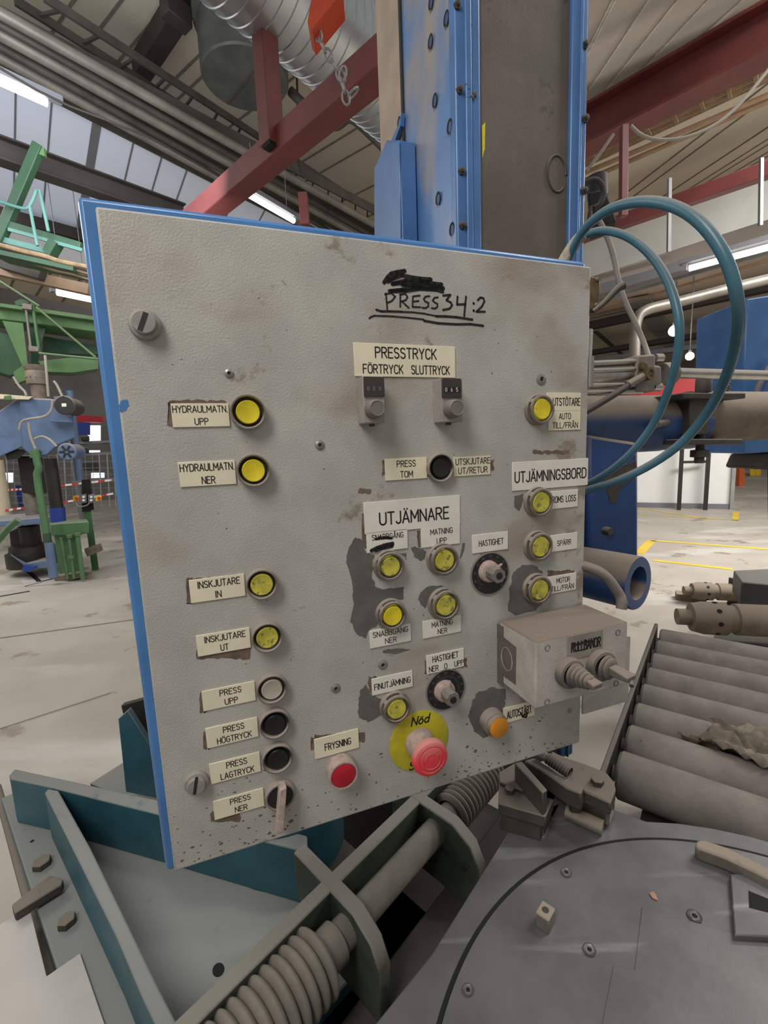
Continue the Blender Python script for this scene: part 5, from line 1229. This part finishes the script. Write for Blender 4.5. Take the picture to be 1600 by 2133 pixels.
# ------------------------------------------------------------------ slide rod, bellows and green beam
zs = .70
a_ = -HA                                        # towards the right and the viewer
E0 = pz(690, 1835, zs)                          # crossing of beam and first ear
sbm = thing('slide_beam', 'dusty green slide beam with cross ears running below the panel', 'beam', (E0.x, E0.y, 0))
HBs = (pz(895, 1652, zs) - pz(405, 2140, zs)).normalized()
MB().prism([E0 - a_ * .014 - HBs * .6, E0 + a_ * .014 - HBs * .6, E0 + a_ * .014 + HBs * .6, E0 - a_ * .014 + HBs * .6], (0, 0, -.17)).build('web', 'beam_green', sbm, bevel=.003)
def ear(o, name):
    prof = [(-.105, 0), (.075, 0), (.120, -.025), (.140, -.065), (.135, -.17), (.115, -.21), (.085, -.17), (.03, -.17), (-.06, -.17), (-.105, -.09)]
    return MB().prism([o + a_ * x + UP * (z + .0006) - HBs * .014 for x, z in prof], HBs * .028).build(name, 'beam_green', sbm, bevel=.003)
E1 = pz(893, 1672, zs)
ear(E0, 'ear_plate'); ear(E1, 'ear_plate')
MB().bar(E0 - HBs * .6 + a_ * .16 - UP * .215, E0 + HBs * .7 + a_ * .16 - UP * .215, .16, .09).build('lower_rail', 'black_iron', sbm, bevel=.004)
MB().bar(E0 - HBs * .6 + a_ * .245 - UP * .20, E0 + HBs * .55 + a_ * .245 - UP * .20, .012, .07).build('edge_strip', 'dusty_steel', sbm, bevel=.002)
SB = (E0, HBs, a_)
zr_ = zs - .045
rod0 = pz(806, 1850, zr_ + .0)
rod0 = E0 + a_ * (rod0 - E0).dot(a_) + UP * (zr_ - zs)
rr2 = .027
rod = thing('slide_rod', 'thick grey slide rod with ribbed rubber bellows at both ends', 'rod', rod0)
MB().cyl(rod0 - HBs * .06, rod0 + HBs * ((E1 - E0).length + .05), rr2, 32).build('rod', 'bellows_grey', rod)
def bellows(s0, s1, n, ra_, rb_, name):
    A = rod0 + HBs * s0; pr = []
    L = (s1 - s0)
    for k in range(n):
        for j in range(8):
            f = (k + j / 8) / n; c = math.cos(2 * PI * j / 8)
            pr.append((rb_ + (ra_ - rb_) * abs(math.sin(PI * j / 8)) ** .8, L * f))
    MB().lathe(pr, A, HBs, 40).build(name, 'bellows_grey', rod, smooth=70)
MB().lathe([(0, 0), (.034, 0), (.034, .055), (0, .055)], rod0 - HBs * .095, HBs, 28).build('collar', 'bellows_grey', rod)
bellows(-.52, -.075, 24, .056, .044, 'bellows')
LE = (E1 - E0).length
bellows(LE + .045, LE + .24, 13, .045, .032, 'bellows')
MB().cyl(rod0 + HBs * (LE + .01), rod0 + HBs * (LE + .05), .024, 24).build('collar', 'bellows_grey', rod)
# ------------------------------------------------------------------ teal base casting, lower left
zp, zr = .48, .62
mbase = thing('press_bed_casting', 'teal cast machine base with tall dusty ribs below the panel', 'machine base', (-.5, .9, 0))
MB().prism([pz(x, y, zp) for x, y in [(2, 1662), (30, 1650), (345, 1730), (640, 1800), (760, 1860), (800, 1960), (560, 2230), (178, 2230), (118, 2017)]], (0, 0, -.03)).build('base_plate', 'base_teal', mbase, bevel=.004)
MB().prism([pz(x, y, zr) for x, y in [(19, 1614), (31, 1601), (321, 1664), (640, 1740), (640, 1775), (324, 1694), (100, 1638), (22, 1622)]], (0, 0, -(zr - zp))).build('rib', 'base_teal', mbase, bevel=.004)
MB().prism([pz(x, y, zr) for x, y in [(122, 1646), (188, 1764), (258, 1907), (331, 2057), (400, 2190), (350, 2190), (298, 2081), (242, 1950), (175, 1815), (93, 1651), (100, 1642)]], (0, 0, -(zr - zp))).build('rib', 'base_teal', mbase, bevel=.004)
hub = pz(600, 1745, zp)
MB().lathe([(.15, 0), (.15, .22), (0, .22)], hub, UP, 48).build('hub', 'base_teal', mbase)
MB().box((-.35, .95, .22), (.7, .5, .44), (HA, HB, UP)).build('plinth', 'table_side', mbase)
E0, HBs, a_ = SB
MB().bar(E0 - HBs * .6 + a_ * .14 - UP * .41, E0 + HBs * .62 + a_ * .14 - UP * .41, .46, .3).build('bed', 'black_iron', mbase)  # added dark filler, stands in for the shade under the slide; carries its rail
MB().box(pz(800, 1655, .30) * 1.0, (.34, .22, .36), (HA, HB, UP)).build('rear_block', 'black_iron', mbase)  # added dark block, stands in for the deep shadow below the panel
for px, py in ((62, 1697), (88, 1803), (140, 1925)): hexbolt(px, py, zp, 17, mbase, 'dark_iron', .016, .5)
p = pz(455, 2020, zp + .0004); MB().poly([p + HB * (math.cos(a) * .011) + HA * (math.sin(a) * .014) for a in [2 * PI * k / 20 for k in range(20)]]).build('drain_hole', 'groove_black', mbase, smooth=0)
p = pz(67, 1752, zp + .0004); MB().poly([p + HB * (math.cos(a) * .005) + HA * (math.sin(a) * .005) for a in [2 * PI * k / 12 for k in range(12)]]).build('drain_hole', 'groove_black', mbase, smooth=0)
for pts, Y, m in ([[(246, 1498), (266, 1480), (352, 1615), (352, 1668), (262, 1650)], 1.25, 'base_teal'], [[(252, 1470), (352, 1442), (352, 1600), (282, 1494), (258, 1496)], 1.32, 'black_iron']):
    MB().prism(pvl(pts, Y), (0, .02, 0)).build('rear_gusset', m, mbase, bevel=.002)
MB().prism([pz(x, y, zp - .05) for x, y in [(188, 1632), (262, 1585), (400, 1640), (400, 1720)]], (0, 0, -.03)).build('rear_ledge', 'base_teal', mbase)
gr = thing('guide_bar', 'dark round guide bar along the outer edge of the base', 'bar', pz(60, 1850, zp - .02))
MB().cyl(pz(-6, 1640, zp - .045), pz(106, 2036, zp - .045), .0115, 16).build('bar', 'dark_iron', gr)
MB().prism([pz(x, y, zp + .03) for x, y in [(24, 1884), (103, 1822), (132, 1832), (128, 1842), (30, 1902)]], (0, 0, -.022)).build('bar_holder', 'dark_iron', gr, bevel=.003)
cv = MB().prism([pz(x, y, zp + .006) for x, y in [(97, 2033), (167, 1985), (262, 2260), (-90, 2260), (-90, 1990), (0, 1925), (62, 1890)]], (0, 0, -.004))
tag(cv.build('cover_plate', 'floor_plate', bevel=.001), 'pale dusty cover plate in the lower left corner', 'plate')
MBb = MB().box(pz(40, 2120, .24) * 1.0, (.5, .4, .46), (HA, HB, UP))

# ------------------------------------------------------------------ right side of the hall
ibeam('red_girder', (1226, 270), (1640, 50), 4.2, .22, .30, 'red_oxide', 'upper dark red steel girder at the right, under the pale roof', (.6, .8))
member('red_rail', (1222, 488), (1640, 340), 4.0, .12, .14, 'red_oxide', 'lower red steel rail passing behind the teal hoses', 'beam', grow=(.5, .8))
tag(MB().bar(pv(1300, 262, 3.72), pv(1298, 452, 3.72), .05, .05, Vector((0, 1, 0))).build('red_post', 'red_oxide', bevel=.004), 'thin red post joining the two red beams at right', 'post')
cbd = thing('cable_bundle', 'long bundle of yellow brown cables under the red girder', 'cables', pz(1400, 245, 4.6))
for k in range(5):
    MB().cyl(pz(1190, 345 + k * 5 - 8, 4.6), pz(1660, 124 + k * 5 - 8, 4.6), .028, 10).build('cable', ('cable_bundle', 'copper_pipe')[k % 2], cbd)
for f in (.1, .22, .34, .46, .58, .7, .82): 
    p = pz(1190 + 470 * f, 347 - 221 * f, 4.57); MB().bar(p - HB * .09, p + HB * .09, .03, .03).build('cable_tie', 'cable_bundle', cbd)
MB().bar(pz(1190, 322, 4.75), pz(1660, 95, 4.75), .12, .05).build('support_channel', 'tray_dark', cbd)
for i, (y0, y1) in enumerate(((368, 188), (384, 200))):
    tag(MB().cyl(pz(1200, y0, 5.0), pz(1660, y1 - 15, 5.0), .028, 12).build('orange_pipe', 'copper_pipe'), ['upper thin copper brown pipe below cable bundle', 'lower thin copper brown pipe below cable bundle'][i], 'pipe')
tag(MB().tube(pvl([(1314, 262), (1335, 282), (1370, 293), (1430, 288), (1490, 262), (1540, 220), (1605, 140)], 3.0), .010, 8, 2).build('slack_cable', 'cable_grey'), 'slack pale cable drooping under the red girder', 'cable')
tag(MB().tube(pvl([(1278, 280), (1250, 320), (1222, 356)], 2.2), .007, 8, 1).build('slack_cable', 'cable_grey'), 'short pale cable running up from the black valve', 'cable')
dc = thing('ventilation_duct', 'large pale rectangular ventilation duct at right behind the hoses', 'duct', pz(1400, 480, 4.4))
MB().prism([pz(1190, 590, 4.3), pz(1700, 425, 4.3), pz(1700, 425, 4.3) + HB * .1 + UP * .62, pz(1190, 590, 4.3) + HB * .1 + UP * .62], HB * .8).build('duct', 'duct_pale', dc, smooth=0)
for px in (1395, 1586): MB().bar(pv(px, 372 if px < 1500 else 330, 4.0), pv(px - 2, 525 if px < 1500 else 470, 4.0), .025, .025, Vector((0, 1, 0))).build('hanger_rod', 'galvanised', dc)
tr = thing('wiring_channel', 'grey wiring channel carrying the strip light at right', 'cable tray', pz(1400, 560, 4.0))
MB().bar(pz(1200, 622, 4.0), pz(1700, 476, 4.0), .22, .14).build('channel', 'lamp_housing', tr)
MB().bar(pz(1200, 640, 3.95), pz(1700, 498, 3.95), .05, .05).build('lip', 'galvanised', tr)
lamp('strip_light', (1262, 600), (1376, 570), 4.1, 'short strip light half hidden by the inner teal hose', r=.014, hw=.05, up_off=.06)
tag(MB().cyl(pz(1200, 662, 4.2), pz(1700, 512, 4.2), .025, 10).build('orange_pipe', 'copper_pipe'), 'thin orange pipe under the wiring channel at right', 'pipe')
gp_ = thing('grey_pipework', 'thick grey pipe bending down behind the thin cable', 'pipe', pv(1325, 700, 5.6))
MB().tube(pvl([(1322, 760), (1323, 700), (1325, 668), (1338, 646), (1400, 632), (1500, 606), (1640, 572)], 5.6), .06, 14, 2).build('pipe', 'pipe_grey', gp_)
tag(MB().bar(pz(1180, 690, 4.9), pz(1700, 575, 4.9), .24, .22).build('dark_girder', 'crane_brown'), 'dark long girder under the tan roof at right', 'beam')
tag(MB().bar(pz(1230, 735, 4.7), pz(1700, 660, 4.7), .3, .16).build('dark_girder', 'crane_brown'), 'second dark girder, farther back at right', 'beam')
tag(MB().bar(pz(1230, 752, 4.4), pz(1700, 690, 4.4), .3, .14).build('pale_girder', 'lamp_housing'), 'pale grey girder just above the air cylinder', 'beam')
tag(MB().bar(pz(1330, 622, 5.1), pz(1402, 722, 5.1), .5, .08).build('short_tray', 'galvanised'), 'short grey cable tray crossing the tan roof at right', 'cable tray')
tag(MB().bar(pz(1240, 690, 5.0), pz(1300, 742, 5.0), .16, .02).build('wire_rack', 'tray_dark'), 'thin dark wire rack beside the panel under the roof', 'cable tray')
for px, py, rp, lab in ((1405, 689, 11, 'upper round bright lamp behind the inner hose'), (1437, 742, 8, 'lower round bright lamp beside the inner hose')):
    p = pv(px, py, 11); t = thing('bulb_lamp', lab, 'ceiling light', p); r = mpp(p) * rp
    MB().lathe([(0, -r)] + [(r * math.cos(a), r * math.sin(a)) for a in [-1.2 + .3 * k for k in range(9)]] + [(0, r)], p, UP, 20).build('bulb', 'lamp_bulb', t)
    MB().lathe([(r * .3, r * .9), (r * .4, r * 1.5), (r * .1, r * 1.6), (.02, 5.2 - p.z)], p, UP, 16).build('lamp_holder', 'lamp_housing', t)
# white cabin with red fascia
cw = thing('white_cabin', 'white partition cabin with red fascia and a black ladder frame', 'cabin', pz(1430, 1058, 0))
A = pz(1250, 1054, 0); B = pz(1522, 1060, 0); dd = (B - A).normalized(); bk = Vector((-dd.y, dd.x, 0))
if bk.y < 0: bk = -bk
MB().prism([A, B, B + UP * 2.35, A + UP * 2.35], bk * 3).build('wall_panel', 'white_wall', cw, smooth=0)
MB().prism([A - bk * .05 + UP * 2.36, B - bk * .05 + UP * 2.36, B - bk * .05 + UP * 2.75, A - bk * .05 + UP * 2.75], bk * 3).build('fascia', 'fascia_red', cw, smooth=0)
MB().bar(A - bk * .03 + UP * .05, B - bk * .03 + UP * .05, .04, .1).build('kick_strip', 'lamp_housing', cw)
MB().bar(B - bk * .03, B - bk * .03 + UP * 2.35, .12, .06, dd).build('corner_post', 'galvanised', cw)
lf = thing('ladder_frame', 'black tubular frame standing before the white cabin', 'frame', pz(1440, 1060, 0))
G0 = pz(1414, 1062, 0); G1 = pz(1469, 1062, 0)
for g in (G0, G1): MB().bar(g, g + UP * 1.75, .07, .07, dd).build('post', 'press_black', lf)
for z in (.98, 1.75): MB().bar(G0 + UP * z, G1 + UP * z, .05, .05).build('crossbar', 'press_black', lf)
# distant yellow truck and orange door frame
tag(MB().prism(pvl([(1541, 945), (1552, 942), (1552, 1012), (1540, 1014)], 13), (0, .2, 0)).build('orange_post', 'door_orange'), 'orange guard post beside the white cabin', 'post')
yt = thing('fork_truck', 'small yellow truck far away at the right edge', 'truck', pz(1576, 992, 0))
bprism([(1562, 972), (1574, 970), (1574, 992), (1562, 992)], 16, 1, 'body', 'vehicle_yellow', yt, .03); bprism([(1574, 978), (1586, 977), (1586, 991), (1574, 992)], 16, 1, 'mast', 'vehicle_yellow', yt, .03)
# steel cylinders and crate on the floor at right
def drill(o, d, L, r, name, label):
    t = thing(name, label, 'tool', o)
    MB().lathe([(0, 0), (r * .5, 0), (r * .5, .06), (r * .85, .065), (r, .12), (r, .22), (r * .82, .225), (r * .82, .26), (r * .95, .265), (r * .95, L), (0, L)], o, d, 28).build('barrel', 'rust_tube', t)
    for k in range(8):
        an = 2 * PI * k / 8; e1 = d.cross(UP).normalized(); e2 = e1.cross(d)
        MB().cyl(o + d * .17 + (e1 * math.cos(an) + e2 * math.sin(an)) * r * .97, o + d * .17 + (e1 * math.cos(an) + e2 * math.sin(an)) * r * 1.03, .012, 8).build('hole', 'groove_black', t)
    return t
dC = Vector((.95, -.25, 0)).normalized()
p = pz(1410, 1284, .55)
drill(p, dC, 1.4, .085, 'steel_cylinder', 'nearer rusty steel cylinder on a black stand')
tag(MB().prism([pz(1485, 1330, .42), pz(1640, 1350, .42), pz(1640, 1320, .42), pz(1500, 1300, .42)], (0, 0, -.42)).build('black_stand', 'crate_dark'), 'black stand under the nearer rusty cylinder', 'stand')
p = pz(1424, 1230, .12)
drill(p, dC, .75, .08, 'steel_cylinder', 'farther dusty steel cylinder lying on the floor')
tag(MB().bar(pz(1408, 1240, .03), pz(1470, 1246, .03), .12, .06).build('scrap_bar', 'rust_tube'), 'flat rusty bar on the floor by the farther cylinder', 'bar')
cr = thing('steel_pallet', 'dark steel pallet table at the right edge', 'pallet', pz(1560, 1255, 0))
P = [pz(1528, 1188, .42), pz(1545, 1212, .42), pz(1690, 1225, .42), pz(1690, 1180, .42)]
MB().prism(P, (0, 0, -.18)).build('deck', 'crate_dark', cr, bevel=.01)
for x, y in ((1535, 1205), (1556, 1222), (1640, 1225)):
    p = pz(x, y, .24); MB().box((p.x, p.y, .12), (.08, .08, .24)).build('leg', 'crate_dark', cr)
